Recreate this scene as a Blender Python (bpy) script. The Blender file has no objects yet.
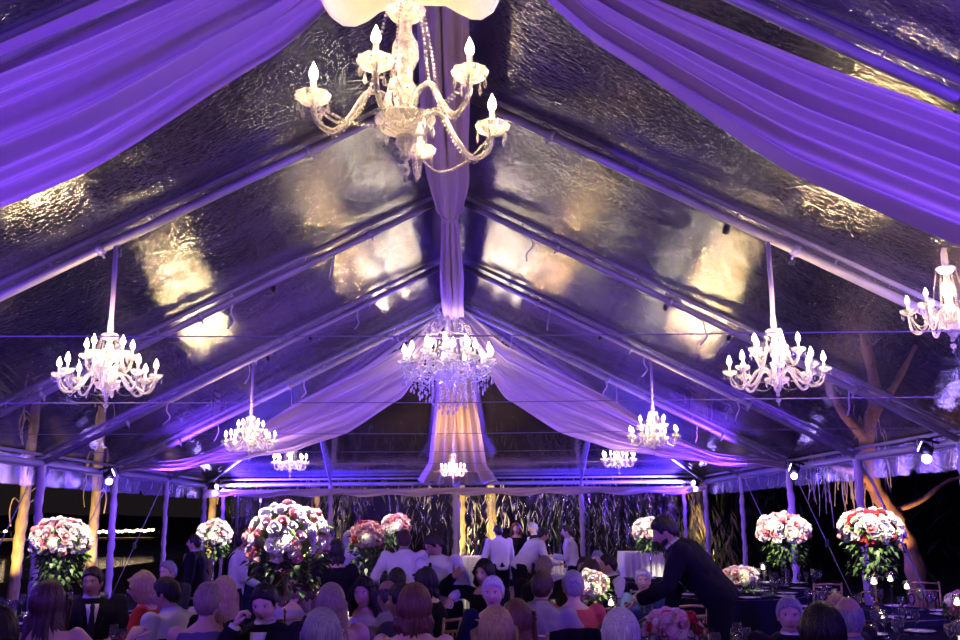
import bpy, bmesh, math, random
from mathutils import Vector, Matrix, noise
R = math.radians
rnd = random.Random(7)
SC = bpy.context.scene
COL = SC.collection
# ---------------------------------------------------------------- camera
F, PITCH, YAW, ROLL, CX, CZ = 1000.0, 0.196918, 0.019874, -0.008748, 0.12535, 1.75
fw = Vector((math.sin(YAW)*math.cos(PITCH), math.cos(YAW)*math.cos(PITCH), math.sin(PITCH)))
r0 = Vector((math.cos(YAW), -math.sin(YAW), 0)); u0 = r0.cross(fw)
c_, s_ = math.cos(ROLL), math.sin(ROLL)
rt = c_*r0 + s_*u0; up = -s_*r0 + c_*u0
cam_d = bpy.data.cameras.new('camera'); cam = bpy.data.objects.new('camera', cam_d); COL.objects.link(cam)
m = Matrix((rt, up, -fw)).transposed().to_4x4(); m.translation = Vector((CX, 0, CZ)); cam.matrix_world = m
cam_d.sensor_width = 36; cam_d.lens = F/960*36; cam_d.clip_end = 400; cam_d.clip_start = .05
SC.camera = cam
def at(px, py, Y):
    d = fw*F + rt*(px-480) + up*(320-py)
    t = Y/d.y
    return Vector((CX, 0, CZ)) + d*t
# ---------------------------------------------------------------- world, exposure
W = bpy.data.worlds.new('night'); SC.world = W; W.use_nodes = True
nt = W.node_tree; nt.nodes.clear()
wo = nt.nodes.new('ShaderNodeOutputWorld'); wb = nt.nodes.new('ShaderNodeBackground')
tc = nt.nodes.new('ShaderNodeTexCoord'); sx = nt.nodes.new('ShaderNodeSeparateXYZ'); cr = nt.nodes.new('ShaderNodeValToRGB')
nt.links.new(tc.outputs['Generated'], sx.inputs[0]); nt.links.new(sx.outputs['Z'], cr.inputs[0])
cr.color_ramp.elements[0].color = (.010, .0072, .0085, 1); cr.color_ramp.elements[0].position = .04; cr.color_ramp.elements[1].color = (.0045, .004, .016, 1)
cr.color_ramp.elements[1].position = .11
nt.links.new(cr.outputs[0], wb.inputs[0]); wb.inputs[1].default_value = 1.0; nt.links.new(wb.outputs[0], wo.inputs[0])
SC.view_settings.view_transform = 'Standard'; SC.view_settings.look = 'None'; SC.view_settings.gamma = 1
SC.view_settings.use_curve_mapping = False; SC.view_settings.exposure = 0.0
cy = SC.cycles
cy.max_bounces = 7; cy.diffuse_bounces = 2; cy.glossy_bounces = 3; cy.transmission_bounces = 4; cy.transparent_max_bounces = 20
cy.sample_clamp_indirect = 3.0; cy.caustics_reflective = False; cy.caustics_refractive = False
cy.use_denoising = True; cy.use_adaptive_sampling = True; cy.adaptive_threshold = .02
GOLD_LIGHT = (1.0, .66, .30); UV = (.165, .045, 1.0)
# ---------------------------------------------------------------- tent numbers (metres)
HW, D0, SP, HE, HR = 6.1, 5.476, 3.209, 2.621, 5.702
FY = lambda k: D0 + SP*k
YE = FY(6)

def spot(name, loc, target, power, angle, color=UV, radius=.06, blend=.6, parent=None):
    l = bpy.data.lights.new(name, 'SPOT'); l.energy = power; l.color = color; l.spot_size = R(angle); l.spot_blend = blend
    l.shadow_soft_size = radius
    o = bpy.data.objects.new(name, l); COL.objects.link(o); o.location = loc
    o.rotation_euler = (Vector(target)-Vector(loc)).to_track_quat('-Z', 'Y').to_euler()
    return o
def point(name, loc, power, color=GOLD_LIGHT, radius=.1):
    l = bpy.data.lights.new(name, 'POINT'); l.energy = power; l.color = color; l.shadow_soft_size = radius
    o = bpy.data.objects.new(name, l); COL.objects.link(o); o.location = loc
    return o
# violet uplights strapped high on the poles: (side, frame, power, target)
UPL = []
for sd in (-1, 1):
    UPL += [(sd, -.75, 1700, (sd*2.2, FY(0)+.3, 4.6)), (sd, .75, 450, (sd*2.4, FY(1), 4.6)), (sd, 1.5, 200, (sd*1.5, FY(1)+1.2, 4.6)), (sd, 2.15, 260, (sd*2.0, FY(2)+2, 4.6)),
            (sd, 3.7, 2000, (sd*1.8, FY(4), 4.3)), (sd, 6, 6500, (sd*.9, FY(5)+.6, 3.9))]
for i, (sd, k, pw, tg) in enumerate(UPL):
    spot('violet_uplight_beam', (sd*(HW-.42), FY(k)-.1, HE-.12), tg, pw, 88, color=UV if k < 5 else (.07, .03, 1.0))
    spot('violet_side_beam', (sd*(HW-.45), FY(k)-.25, HE-.30), (sd*(HW-2.2), FY(k)+(1.5 if k > 0 else 3), 0), (130, 130, 120, 120, 90, 40)[i % 6], 150, blend=.3)
# two violet wash lamps clipped to the frame behind the photographer
spot('violet_wash_beam', (4.6, -.6, 3.3), (-1.0, 9.5, .8), 540, 80, radius=.12)
spot('violet_wash_beam', (-4.6, -.6, 3.3), (1.8, 10, .8), 300, 80, radius=.12)
# ---------------------------------------------------------------- materials
MATS = {}
def mat(name, col, rough=.6, metal=0, spec=.5, var=.0, vscale=8, bump=0, bscale=60, emit=None, es=0, trans=0, sheen=0, stretch=None, coat=0):
    if name in MATS: return MATS[name]
    M = bpy.data.materials.new(name); M.use_nodes = True; MATS[name] = M
    t = M.node_tree; p = t.nodes['Principled BSDF']
    p.inputs['Base Color'].default_value = (*col, 1); p.inputs['Roughness'].default_value = rough
    p.inputs['Metallic'].default_value = metal; p.inputs['Specular IOR Level'].default_value = spec
    if sheen: p.inputs['Sheen Weight'].default_value = sheen
    if trans: p.inputs['Transmission Weight'].default_value = trans
    if coat: p.inputs['Coat Weight'].default_value = coat
    co = t.nodes.new('ShaderNodeTexCoord'); mp = t.nodes.new('ShaderNodeMapping')
    t.links.new(co.outputs['Object'], mp.inputs[0])
    if stretch: mp.inputs['Scale'].default_value = stretch
    n = t.nodes.new('ShaderNodeTexNoise'); n.inputs['Scale'].default_value = vscale; n.inputs['Detail'].default_value = 4
    t.links.new(mp.outputs[0], n.inputs[0])
    r = t.nodes.new('ShaderNodeValToRGB'); v = max(var, .03)
    r.color_ramp.elements[0].position = .3; r.color_ramp.elements[1].position = .7
    r.color_ramp.elements[0].color = (*[c*(1-v) for c in col], 1); r.color_ramp.elements[1].color = (*[min(1, c*(1+v)) for c in col], 1)
    t.links.new(n.outputs[0], r.inputs[0]); t.links.new(r.outputs[0], p.inputs['Base Color'])
    if bump:
        b = t.nodes.new('ShaderNodeBump'); b.inputs['Strength'].default_value = bump; b.inputs['Distance'].default_value = .01
        n2 = t.nodes.new('ShaderNodeTexNoise'); n2.inputs['Scale'].default_value = bscale; n2.inputs['Detail'].default_value = 3
        t.links.new(mp.outputs[0], n2.inputs[0]); t.links.new(n2.outputs[0], b.inputs['Height']); t.links.new(b.outputs[0], p.inputs['Normal'])
    if emit:
        p.inputs['Emission Color'].default_value = (*emit, 1); p.inputs['Emission Strength'].default_value = es
        M.cycles.emission_sampling = 'NONE'
    return M
def vinyl(name, rough=.09, haze=.05, crink=.5, fine=(9, 70, 30), gloss=1.0, ior=1.5, big=1.3, near=None):
    M = bpy.data.materials.new(name); M.use_nodes = True; MATS[name] = M
    t = M.node_tree; t.nodes.clear(); N = t.nodes.new; L = t.links.new
    o = N('ShaderNodeOutputMaterial'); co = N('ShaderNodeTexCoord'); mp = N('ShaderNodeMapping'); mp.inputs['Scale'].default_value = fine
    L(co.outputs['Object'], mp.inputs[0])
    a = N('ShaderNodeTexNoise'); a.inputs['Scale'].default_value = 1; a.inputs['Detail'].default_value = 3; a.inputs['Distortion'].default_value = .6; L(mp.outputs[0], a.inputs[0])
    b = N('ShaderNodeTexNoise'); b.inputs['Scale'].default_value = big; b.inputs['Detail'].default_value = 2; L(co.outputs['Object'], b.inputs[0])
    b1 = N('ShaderNodeBump'); b1.inputs['Strength'].default_value = 1; b1.inputs['Distance'].default_value = .03*crink; L(b.outputs[0], b1.inputs['Height'])
    b2 = N('ShaderNodeBump'); b2.inputs['Strength'].default_value = 1; b2.inputs['Distance'].default_value = .0075*crink; L(a.outputs[0], b2.inputs['Height']); L(b1.outputs[0], b2.inputs['Normal'])
    if near:   # the cloth of the nearer bays is more creased
        sp = N('ShaderNodeSeparateXYZ'); L(co.outputs['Object'], sp.inputs[0]); mr = N('ShaderNodeMapRange'); mr.inputs['From Min'].default_value = near[0]; mr.inputs['From Max'].default_value = near[1]
        mr.inputs['To Min'].default_value = 1; mr.inputs['To Max'].default_value = near[2]; L(sp.outputs['Y'], mr.inputs[0]); L(mr.outputs[0], b2.inputs['Strength'])
    g = N('ShaderNodeBsdfGlossy'); g.inputs['Roughness'].default_value = rough; g.inputs['Color'].default_value = (.95, .95, .95, 1); L(b2.outputs[0], g.inputs['Normal'])
    tr = N('ShaderNodeBsdfTransparent'); tr.inputs[0].default_value = (.93, .93, .95, 1)
    fr = N('ShaderNodeFresnel'); fr.inputs['IOR'].default_value = ior
    mu = N('ShaderNodeMath'); mu.operation = 'MULTIPLY'; mu.inputs[1].default_value = gloss; mu.use_clamp = True; L(fr.outputs[0], mu.inputs[0])
    m1 = N('ShaderNodeMixShader'); L(mu.outputs[0], m1.inputs[0]); L(tr.outputs[0], m1.inputs[1]); L(g.outputs[0], m1.inputs[2])
    df = N('ShaderNodeBsdfDiffuse'); df.inputs[0].default_value = (.75, .72, .8, 1); L(b2.outputs[0], df.inputs['Normal'])
    tl = N('ShaderNodeBsdfTranslucent'); tl.inputs[0].default_value = (.75, .72, .8, 1)
    m0 = N('ShaderNodeMixShader'); m0.inputs[0].default_value = .4; L(df.outputs[0], m0.inputs[1]); L(tl.outputs[0], m0.inputs[2])
    hz = N('ShaderNodeMapRange'); hz.inputs['From Min'].default_value = .35; hz.inputs['From Max'].default_value = .7
    hz.inputs['To Min'].default_value = haze*.55; hz.inputs['To Max'].default_value = haze*1.5; L(b.outputs[0], hz.inputs[0])
    m2 = N('ShaderNodeMixShader'); L(hz.outputs[0], m2.inputs[0]); L(m1.outputs[0], m2.inputs[1]); L(m0.outputs[0], m2.inputs[2])
    L(m2.outputs[0], o.inputs[0]); return M
def cloth(name, col, transl=.35, rough=.8):
    M = bpy.data.materials.new(name); M.use_nodes = True; MATS[name] = M
    t = M.node_tree; t.nodes.clear(); N = t.nodes.new; L = t.links.new
    o = N('ShaderNodeOutputMaterial'); d = N('ShaderNodeBsdfDiffuse'); tl = N('ShaderNodeBsdfTranslucent'); mx = N('ShaderNodeMixShader')
    co = N('ShaderNodeTexCoord'); n = N('ShaderNodeTexNoise'); n.inputs['Scale'].default_value = 220; L(co.outputs['Object'], n.inputs[0])
    b = N('ShaderNodeBump'); b.inputs['Distance'].default_value = .0015; b.inputs['Strength'].default_value = .5; L(n.outputs[0], b.inputs['Height']); L(b.outputs[0], d.inputs['Normal'])
    for x in (d, tl): x.inputs[0].default_value = (*col, 1)
    mx.inputs[0].default_value = transl; L(d.outputs[0], mx.inputs[1]); L(tl.outputs[0], mx.inputs[2]); L(mx.outputs[0], o.inputs[0]); return M
# ---------------------------------------------------------------- helpers
def tag(o, label=None, cat=None, group=None, kind=None):
    if label: o['label'] = label
    if cat: o['category'] = cat
    if group: o['group'] = group
    if kind: o['kind'] = kind
    return o
def empty(name, loc=(0, 0, 0), rz=0, label=None, cat=None, group=None, scale=1):
    o = bpy.data.objects.new(name, None); COL.objects.link(o); o.location = loc; o.rotation_euler = (0, 0, rz); o.scale = (scale,)*3
    o.empty_display_size = .1
    return tag(o, label, cat, group)
def obj(name, bm, m, parent=None, smooth=True, loc=None):
    me = bpy.data.meshes.new(name)
    bmesh.ops.recalc_face_normals(bm, faces=bm.faces)
    bm.to_mesh(me); bm.free()
    for x in (m if isinstance(m, (list, tuple)) else [m]): me.materials.append(MATS[x] if isinstance(x, str) else x)
    if smooth: me.polygons.foreach_set('use_smooth', [True]*len(me.polygons))
    o = bpy.data.objects.new(name, me); COL.objects.link(o)
    if parent is not None: o.parent = parent
    if loc is not None: o.location = loc
    return o
def children(o): return [c for c in bpy.data.objects if c.parent == o]
KIDS = {}
def copy_tree(o, parent=None, kids=None):
    if kids is None:
        kids = {}
        for x in bpy.data.objects:
            if x.parent: kids.setdefault(x.parent.name, []).append(x)
    c = o.copy(); COL.objects.link(c); c.parent = parent
    for k in kids.get(o.name, []): copy_tree(k, c, kids)
    return c
def frame_of(d):
    d = d.normalized(); a = Vector((0, 0, 1)) if abs(d.z) < .9 else Vector((1, 0, 0))
    x = d.cross(a).normalized(); return x, d.cross(x).normalized()
def tube(bm, pts, rad, n=8, mi=0, cap=True, ell=1.0):
    pts = [Vector(p) for p in pts]
    if not isinstance(rad, (list, tuple)): rad = [rad]*len(pts)
    rings = []; x = None
    for i, p in enumerate(pts):
        d = (pts[min(i+1, len(pts)-1)] - pts[max(i-1, 0)])
        if d.length < 1e-9: d = Vector((0, 0, 1))
        d.normalize()
        if x is None: x, y = frame_of(d)
        else:
            x = (x - d*x.dot(d)); x.normalize(); y = d.cross(x)
        rings.append([bm.verts.new(p + (x*math.cos(2*math.pi*j/n) + y*ell*math.sin(2*math.pi*j/n))*rad[i]) for j in range(n)])
    fs = []
    for a, b in zip(rings, rings[1:]):
        for j in range(n): fs.append(bm.faces.new((a[j], a[(j+1) % n], b[(j+1) % n], b[j])))
    if cap: fs.append(bm.faces.new(rings[0][::-1])); fs.append(bm.faces.new(rings[-1]))
    for f in fs: f.material_index = mi
    return rings
def lathe(bm, prof, n=16, c=(0, 0, 0), mi=0, lobes=0, la=0, cap=False):
    c = Vector(c); rings = []
    for (r, z) in prof:
        rings.append([bm.verts.new(c + Vector((r*(1+la*math.cos(lobes*2*math.pi*j/n))*math.cos(2*math.pi*j/n), r*(1+la*math.cos(lobes*2*math.pi*j/n))*math.sin(2*math.pi*j/n), z))) for j in range(n)])
    for a, b in zip(rings, rings[1:]):
        for j in range(n):
            f = bm.faces.new((a[j], a[(j+1) % n], b[(j+1) % n], b[j])); f.material_index = mi
    if cap:
        for q in (rings[0][::-1], rings[-1]):
            f = bm.faces.new(q); f.material_index = mi
def box(bm, lo, hi, mi=0, M=None):
    vs = [Vector((x, y, z)) for x in (lo[0], hi[0]) for y in (lo[1], hi[1]) for z in (lo[2], hi[2])]
    if M is not None: vs = [M @ v for v in vs]
    v = [bm.verts.new(p) for p in vs]
    for q in ((0, 1, 3, 2), (4, 6, 7, 5), (0, 4, 5, 1), (2, 3, 7, 6), (0, 2, 6, 4), (1, 5, 7, 3)):
        f = bm.faces.new([v[i] for i in q]); f.material_index = mi
def ball(bm, c, r, sub=1, sc=(1, 1, 1), mi=0):
    ret = bmesh.ops.create_icosphere(bm, subdivisions=sub, radius=1, matrix=Matrix.Translation(c) @ Matrix.Diagonal((r*sc[0], r*sc[1], r*sc[2], 1)))
    if mi:
        vs = set(ret['verts'])
        for f in {f for v in vs for f in v.link_faces}: f.material_index = mi
def octa(bm, c, r, rz=None):
    c = Vector(c); rz = rz or r
    v = [bm.verts.new(c+Vector(d)) for d in ((r, 0, 0), (0, r, 0), (-r, 0, 0), (0, -r, 0), (0, 0, rz), (0, 0, -rz))]
    for j in range(4):
        bm.faces.new((v[j], v[(j+1) % 4], v[4])); bm.faces.new((v[(j+1) % 4], v[j], v[5]))
def lerp(a, b, t): return a + (b-a)*t
def spline(P, n=8):
    P = [Vector(p) for p in P]; out = []
    for i in range(len(P)-1):
        a, b, c, d = P[max(i-1, 0)], P[i], P[i+1], P[min(i+2, len(P)-1)]
        for k in range(n):
            t = k/n; out.append(.5*((2*b) + (c-a)*t + (2*a-5*b+4*c-d)*t*t + (3*b-a-3*c+d)*t**3))
    return out + [P[-1]]
# ---- materials
vinyl('roof_vinyl', rough=.015, haze=.015, crink=1.15, fine=(12, 27, 20), gloss=.52, near=(14.5, 18.5, .3))
vinyl('hip_vinyl', rough=.06, haze=.05, crink=.4, fine=(12, 30, 20), gloss=.9)
vinyl('side_vinyl', rough=.08, haze=.012, crink=.8, fine=(30, 30, 7), big=2.2, gloss=1.2)
vinyl('sleeve_vinyl', rough=.18, haze=.10, crink=.3, gloss=.6)
vinyl('valance_vinyl', rough=.25, haze=.075, crink=.5, gloss=.35)
cloth('drape_cloth', (.66, .54, .62), .16); cloth('pole_cloth', (.55, .48, .58), .1); cloth('shade_cloth', (.96, .90, .78), .6)
cloth('white_linen', (.62, .60, .58), .05); cloth('dark_linen', (.015, .015, .035), 0)
mat('alu', (.36, .34, .38), .45, .25, var=.12, vscale=5, bump=.15, bscale=40)
def crystal():
    M = bpy.data.materials.new('crystal'); M.use_nodes = True; MATS['crystal'] = M
    t = M.node_tree; t.nodes.clear(); N = t.nodes.new; L = t.links.new
    o = N('ShaderNodeOutputMaterial'); co = N('ShaderNodeTexCoord'); v = N('ShaderNodeTexVoronoi'); v.inputs['Scale'].default_value = 70; L(co.outputs['Object'], v.inputs['Vector'])
    b = N('ShaderNodeBump'); b.inputs['Distance'].default_value = .006; b.inputs['Strength'].default_value = .9; L(v.outputs['Distance'], b.inputs['Height'])
    g = N('ShaderNodeBsdfGlossy'); g.inputs['Roughness'].default_value = .12; L(b.outputs[0], g.inputs['Normal'])
    d = N('ShaderNodeBsdfDiffuse'); tl = N('ShaderNodeBsdfTranslucent'); tr = N('ShaderNodeBsdfTransparent')
    for x in (d, tl): x.inputs[0].default_value = (.95, .90, .90, 1); L(b.outputs[0], x.inputs['Normal'])
    m1 = N('ShaderNodeMixShader'); m1.inputs[0].default_value = .65; L(d.outputs[0], m1.inputs[1]); L(tl.outputs[0], m1.inputs[2])
    m2 = N('ShaderNodeMixShader'); m2.inputs[0].default_value = .40; L(m1.outputs[0], m2.inputs[1]); L(g.outputs[0], m2.inputs[2])
    lw = N('ShaderNodeLayerWeight'); lw.inputs['Blend'].default_value = .45; mr = N('ShaderNodeMapRange'); mr.inputs['To Min'].default_value = .42; mr.inputs['To Max'].default_value = .9; L(lw.outputs['Facing'], mr.inputs[0]); L(b.outputs[0], lw.inputs['Normal'])
    m3 = N('ShaderNodeMixShader'); L(mr.outputs[0], m3.inputs[0]); L(tr.outputs[0], m3.inputs[1]); L(m2.outputs[0], m3.inputs[2]); L(m3.outputs[0], o.inputs[0])
crystal()
mat('candle_wax', (.85, .78, .66), .5, emit=(1, .72, .42), es=.15)
mat('bulb', (1, .9, .7), .3, emit=(1.0, .78, .48), es=30)
mat('led', (.6, .5, 1), .3, emit=(.38, .26, 1.0), es=30)
mat('black_metal', (.02, .02, .025), .4, .6)
mat('wire', (.22, .20, .24), .6, .2)
mat('rope', (.45, .42, .45), .8)
mat('brass', (.8, .55, .2), .25, .9)
mat('silver', (.7, .7, .72), .2, .9)
# ================================================================ GROUND AND TENT
def plane_obj(name, verts, faces, m, kind='structure', sub=0):
    bm = bmesh.new(); vs = [bm.verts.new(v) for v in verts]
    for f in faces: bm.faces.new([vs[i] for i in f])
    if sub: bmesh.ops.subdivide_edges(bm, edges=bm.edges[:], cuts=sub, use_grid_fill=True)
    o = obj(name, bm, m); tag(o, kind=kind); return o
mat('night_carpet', (.035, .03, .04), .9, var=.3, vscale=3, bump=.4, bscale=90)
mat('night_grass', (.012, .018, .008), .95, var=.5, vscale=6, bump=.8, bscale=30)
mat('lake_water', (.004, .005, .008), .12, 0, .6, bump=.9, bscale=2.2, stretch=(1, 3, 1))
plane_obj('floor', [(-HW-.3, -4, 0), (HW+.3, -4, 0), (HW+.3, YE+.3, 0), (-HW-.3, YE+.3, 0)], [(0, 1, 2, 3)], 'night_carpet')
bm = bmesh.new(); box(bm, (-14, -20, -.3), (60, 120, -.02)); tag(obj('floor', bm, 'night_grass', smooth=False), kind='structure')
bm = bmesh.new(); box(bm, (-150, -20, -.6), (-14, 200, -.35)); tag(obj('lake', bm, 'lake_water', smooth=False), kind='structure')
# roof : bays of clear vinyl bellying slightly between the frames
def roof_patch(bm, A, B, C, D, nu=10, nv=14, belly=.035):
    # A-B at the ridge, D-C at the eave
    g = []
    for i in range(nu+1):
        u = i/nu; row = []
        for j in range(nv+1):
            v = j/nv; p = lerp(lerp(A, B, u), lerp(D, C, u), v)
            p = p - Vector((0, 0, belly*math.sin(math.pi*u)*math.sin(math.pi*min(1, v+.05))*(.7+.5*noise.noise(p*.8))))
            row.append(bm.verts.new(p))
        g.append(row)
    for i in range(nu):
        for j in range(nv): bm.faces.new((g[i][j], g[i+1][j], g[i+1][j+1], g[i][j+1]))
V = lambda *a: Vector(a)
bm = bmesh.new(); up_ = .13
for k in range(-2, 4):
    for sd in (-1, 1):
        roof_patch(bm, V(0, FY(k), HR+up_), V(0, FY(k+1), HR+up_), V(sd*(HW+.1), FY(k+1), HE+up_), V(sd*(HW+.1), FY(k), HE+up_))
tag(obj('ceiling', bm, 'roof_vinyl'), kind='structure'); bm = bmesh.new()
ap = V(0, FY(4), HR+up_)
for sd in (-1, 1):
    for (y0, y1, t0, t1) in ((4, 5, 0, .5), (5, 6, .5, 1)):
        e0, e1 = V(sd*(HW+.1), FY(y0), HE+up_), V(sd*(HW+.1), FY(y1), HE+up_)
        cn = V(sd*(HW+.1), YE+.1, HE+up_)
        roof_patch(bm, lerp(ap, cn, t0), lerp(ap, cn, t1), e1, e0, 8, 10, .04)
xs = [-1, -.5, 0, .5, 1]
for a, b in zip(xs, xs[1:]):
    ta, tb = (a, YE), (b, YE)
    roof_patch(bm, ap, ap, V(b*(HW+.1), YE+.1, HE+up_), V(a*(HW+.1), YE+.1, HE+up_), 6, 12, .05)
tag(obj('ceiling', bm, 'hip_vinyl'), kind='structure')
# rafters: lower tube, upper keder tube and a clear sleeve between
def rafter(A, B, r=.042, h=.115, ties=0, seed=0, name='rafter'):
    e = empty(name); e['kind'] = 'structure'
    d = (B-A).normalized(); n = V(0, 0, 1) - d*d.z; n.normalize(); s = d.cross(n)
    bm = bmesh.new(); tube(bm, [A, lerp(A, B, .5), B], r, 10); obj('lower_tube', bm, 'alu', e)
    bm = bmesh.new(); tube(bm, [A+n*h, B+n*h], r*.62, 8)
    L = (B-A).length; k = max(2, int(L/.9))
    for i in range(1, k): tube(bm, [lerp(A, B, i/k), lerp(A, B, i/k)+n*h], .012, 6)
    obj('upper_tube', bm, 'alu', e)
    bm = bmesh.new()
    for q in (-1, 1):
        vs = [bm.verts.new(p) for p in (A+s*q*.03+n*(-.01), B+s*q*.03-n*.01, B+s*q*.055+n*(h+.03), A+s*q*.055+n*(h+.03))]
        bm.faces.new(vs if q > 0 else vs[::-1])
    obj('sleeve', bm, 'sleeve_vinyl', e)
    rr = random.Random(seed); bm = bmesh.new(); b2 = bmesh.new()
    for i in range(3):
        t = .18+.3*i+rr.uniform(-.04, .04); p = lerp(A, B, t)
        tube(bm, [p-d*.03, p+d*.03], r*1.35, 8); tube(bm, [p, p-n*(r+.05)], .012, 6)
    obj('clamp', bm, 'alu', e)
    for i in range(ties):
        p = lerp(A, B, .2+.27*i+rr.uniform(-.05, .05)) - n*.04
        c = spline([p, p+V(.03*rr.uniform(-1, 1), 0, -.1), p+V(.05*rr.uniform(-1, 1), 0, -.2), p+V(-.05, 0, -.3)], 5)
        tube(b2, c, .011, 5)
    if ties: obj('tie_ribbon', b2, 'pole_cloth', e)
    else: b2.free()
    return e
RZ = HR; EV = HE
for k in range(-2, 5):
    for sd in (-1, 1):
        rafter(V(0, FY(k), RZ), V(sd*HW, FY(k), EV), ties=(3 if k in (2, 3, 4) else 0), seed=k*7+sd)
for sd in (-1, 1): rafter(V(0, FY(4), RZ), V(sd*HW, YE, EV), name='hip_rafter', seed=sd)
rafter(V(0, FY(4), RZ), V(0, YE, EV), name='hip_rafter', seed=9)
for sd in (-1, 1):
    rafter(V(sd*HW/2, (FY(4)+YE)/2, (RZ+EV)/2), V(sd*HW/2, YE, EV), r=.032, name='jack_rafter', seed=sd+20)
    rafter(V(sd*HW/2, (FY(4)+YE)/2, (RZ+EV)/2), V(sd*HW, FY(5), EV), r=.032, name='jack_rafter', seed=sd+22)
bm = bmesh.new(); tube(bm, [V(0, FY(-2), RZ), V(0, FY(4), RZ)], .05, 10); tag(obj('ridge_beam', bm, 'alu'), kind='structure')
# eave beams
for i, (a, b) in enumerate([(V(-HW, FY(-2), EV), V(-HW, YE, EV)), (V(HW, FY(-2), EV), V(HW, YE, EV)), (V(-HW, YE, EV), V(HW, YE, EV))]):
    bm = bmesh.new(); tube(bm, [a, b], .05, 10); tube(bm, [a+V(0, 0, .13), b+V(0, 0, .13)], .028, 8)
    tag(obj('eave_beam', bm, 'alu'), kind='structure')
# tension wires across each frame
for k in range(0, 6):
    bm = bmesh.new(); z = EV+.16; x = HW*(1-(z-EV)/(HR-HE)*1.0)
    if k == 5: x = HW-.2
    tube(bm, [V(-x, FY(k), z), V(0, FY(k), z-.03), V(x, FY(k), z)], .0045, 5); tag(obj('tension_wire', bm, 'wire'), kind='structure')
# valance of clear vinyl hanging below the eaves with notches, plus ribbons
def valance(A, B, nn, seed):
    rr = random.Random(seed); bm = bmesh.new(); d = (B-A); L = d.length; d.normalize(); out = V(d.y, -d.x, 0)
    n = int(L/.12); prev = None
    for i in range(n+1):
        p = A + d*(L*i/n); w = .03*math.sin(i*.9+seed)+.02*math.sin(i*2.3)
        ph = (i*.12) % 1.6; bot = -.33 if ph > .12 else -.24
        row = [bm.verts.new(p+V(0, 0, .10)), bm.verts.new(p+out*w*.5+V(0, 0, -.1)), bm.verts.new(p+out*w+V(0, 0, bot+.01*rr.uniform(-1, 1)))]
        if prev:
            for j in range(2): bm.faces.new((prev[j], row[j], row[j+1], prev[j+1]))
        prev = row
    tag(obj('valance', bm, 'valance_vinyl'), kind='structure')
    bm = bmesh.new()
    for i in range(int(L/.75)):
        p = A + d*(.4+i*.75+rr.uniform(-.1, .1)) + V(0, 0, -.03)
        tube(bm, spline([p, p+V(.02, 0, -.08), p+V(rr.uniform(-.05, .05), rr.uniform(-.04, .04), -.17-rr.uniform(0, .08))], 4), .009, 5)
    tag(obj('valance_ties', bm, 'pole_cloth'), kind='structure')
    bm = bmesh.new()   # white binding along the eave
    pts = [A+d*(L*i/60)+V(0, 0, -.05+.012*math.sin(i*1.7)) for i in range(61)]
    tube(bm, pts, [.035+.008*math.sin(i*2.1) for i in range(61)], 8, ell=.4); tag(obj('eave_binding', bm, 'pole_cloth'), kind='structure')
valance(V(-HW-.06, FY(-1), EV), V(-HW-.06, YE, EV), 0, 1)
valance(V(HW+.06, YE, EV), V(HW+.06, FY(-1), EV), 0, 2)
# end wall: clear curtain with a white swag band at the top
bm = bmesh.new(); n = 260; prev = None
for i in range(n+1):
    x = lerp(-HW+.6, HW-.7, i/n); row = []
    for j in range(9):
        z = EV-.05-(EV-.06)*j/8; a = .025+.05*j/8
        y = YE+.22+a*math.sin(x*9+math.sin(x*2.3)*2)+.6*a*math.sin(x*23+j*.3)
        row.append(bm.verts.new((x, y, z)))
    if prev:
        for j in range(8): bm.faces.new((prev[j], row[j], row[j+1], prev[j+1]))
    prev = row
tag(obj('wall_back', bm, 'side_vinyl'), kind='structure')
bm = bmesh.new(); prev = None; n = 160
for i in range(n+1):
    x = lerp(-HW, HW, i/n); sg = abs(math.sin(x/ (HW/2)*math.pi))
    row = []
    for j in range(9):
        t = j/8; row.append(bm.verts.new((x, YE-.10-.05*math.sin(t*math.pi*2+x*3), EV-.10-.02*sg - t*(.17+.03*math.sin(x*5)) )))
    if prev:
        for j in range(8): bm.faces.new((prev[j], row[j], row[j+1], prev[j+1]))
    prev = row
tag(obj('trim_1', bm, 'drape_cloth'), kind='structure')
# poles wrapped in white cloth
def pole(x, y, label, h=EV, wrap=True, r=.045, lean=0):
    e = empty('tent_pole', (x, y, 0), 0, label, 'tent pole')
    bm = bmesh.new(); tube(bm, [(0, 0, 0), (lean, 0, h)], .035, 10); obj('tube', bm, 'alu', e)
    bm = bmesh.new(); box(bm, (-.1, -.1, 0), (.1, .1, .012)); obj('base_plate', bm, 'alu', e, False)
    if wrap:
        rr = random.Random(int(x*10+y*3)); bm = bmesh.new(); n = 34
        pts = [(lean*i/n+.006*math.sin(i*.8+y), .006*math.sin(i*1.1), .03+(h-.05)*i/n) for i in range(n+1)]
        tube(bm, pts, [r*(1+.16*math.sin(i*1.9+x)+.12*rr.uniform(-1, 1)) for i in range(n+1)], 12); obj('cloth_wrap', bm, 'pole_cloth', e)
    return e
SN = {0: 'nearest side pole', 1: 'side pole', 2: 'side pole', 3: 'side pole', 4: 'side pole', 5: 'side pole'}
for k in range(0, 6):
    for sd, nm in ((-1, 'left'), (1, 'right')):
        lab = {0: 'cloth-wrapped tent pole on the %s edge nearest the viewer', 1: 'cloth-wrapped tent pole on the %s edge, second from the viewer', 2: 'cloth-wrapped tent pole at the %s margin outside the table rows',
               3: 'violet-lit tent pole of the %s side that stands farthest from the middle', 4: 'violet-lit %s tent pole with the bright lamp at its head beside a long swag', 5: 'slim violet tent pole on the %s side, last before the far corner'}[k] % nm
        pole(sd*HW, FY(k), lab, r=.06 if k < 5 else .05)
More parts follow.
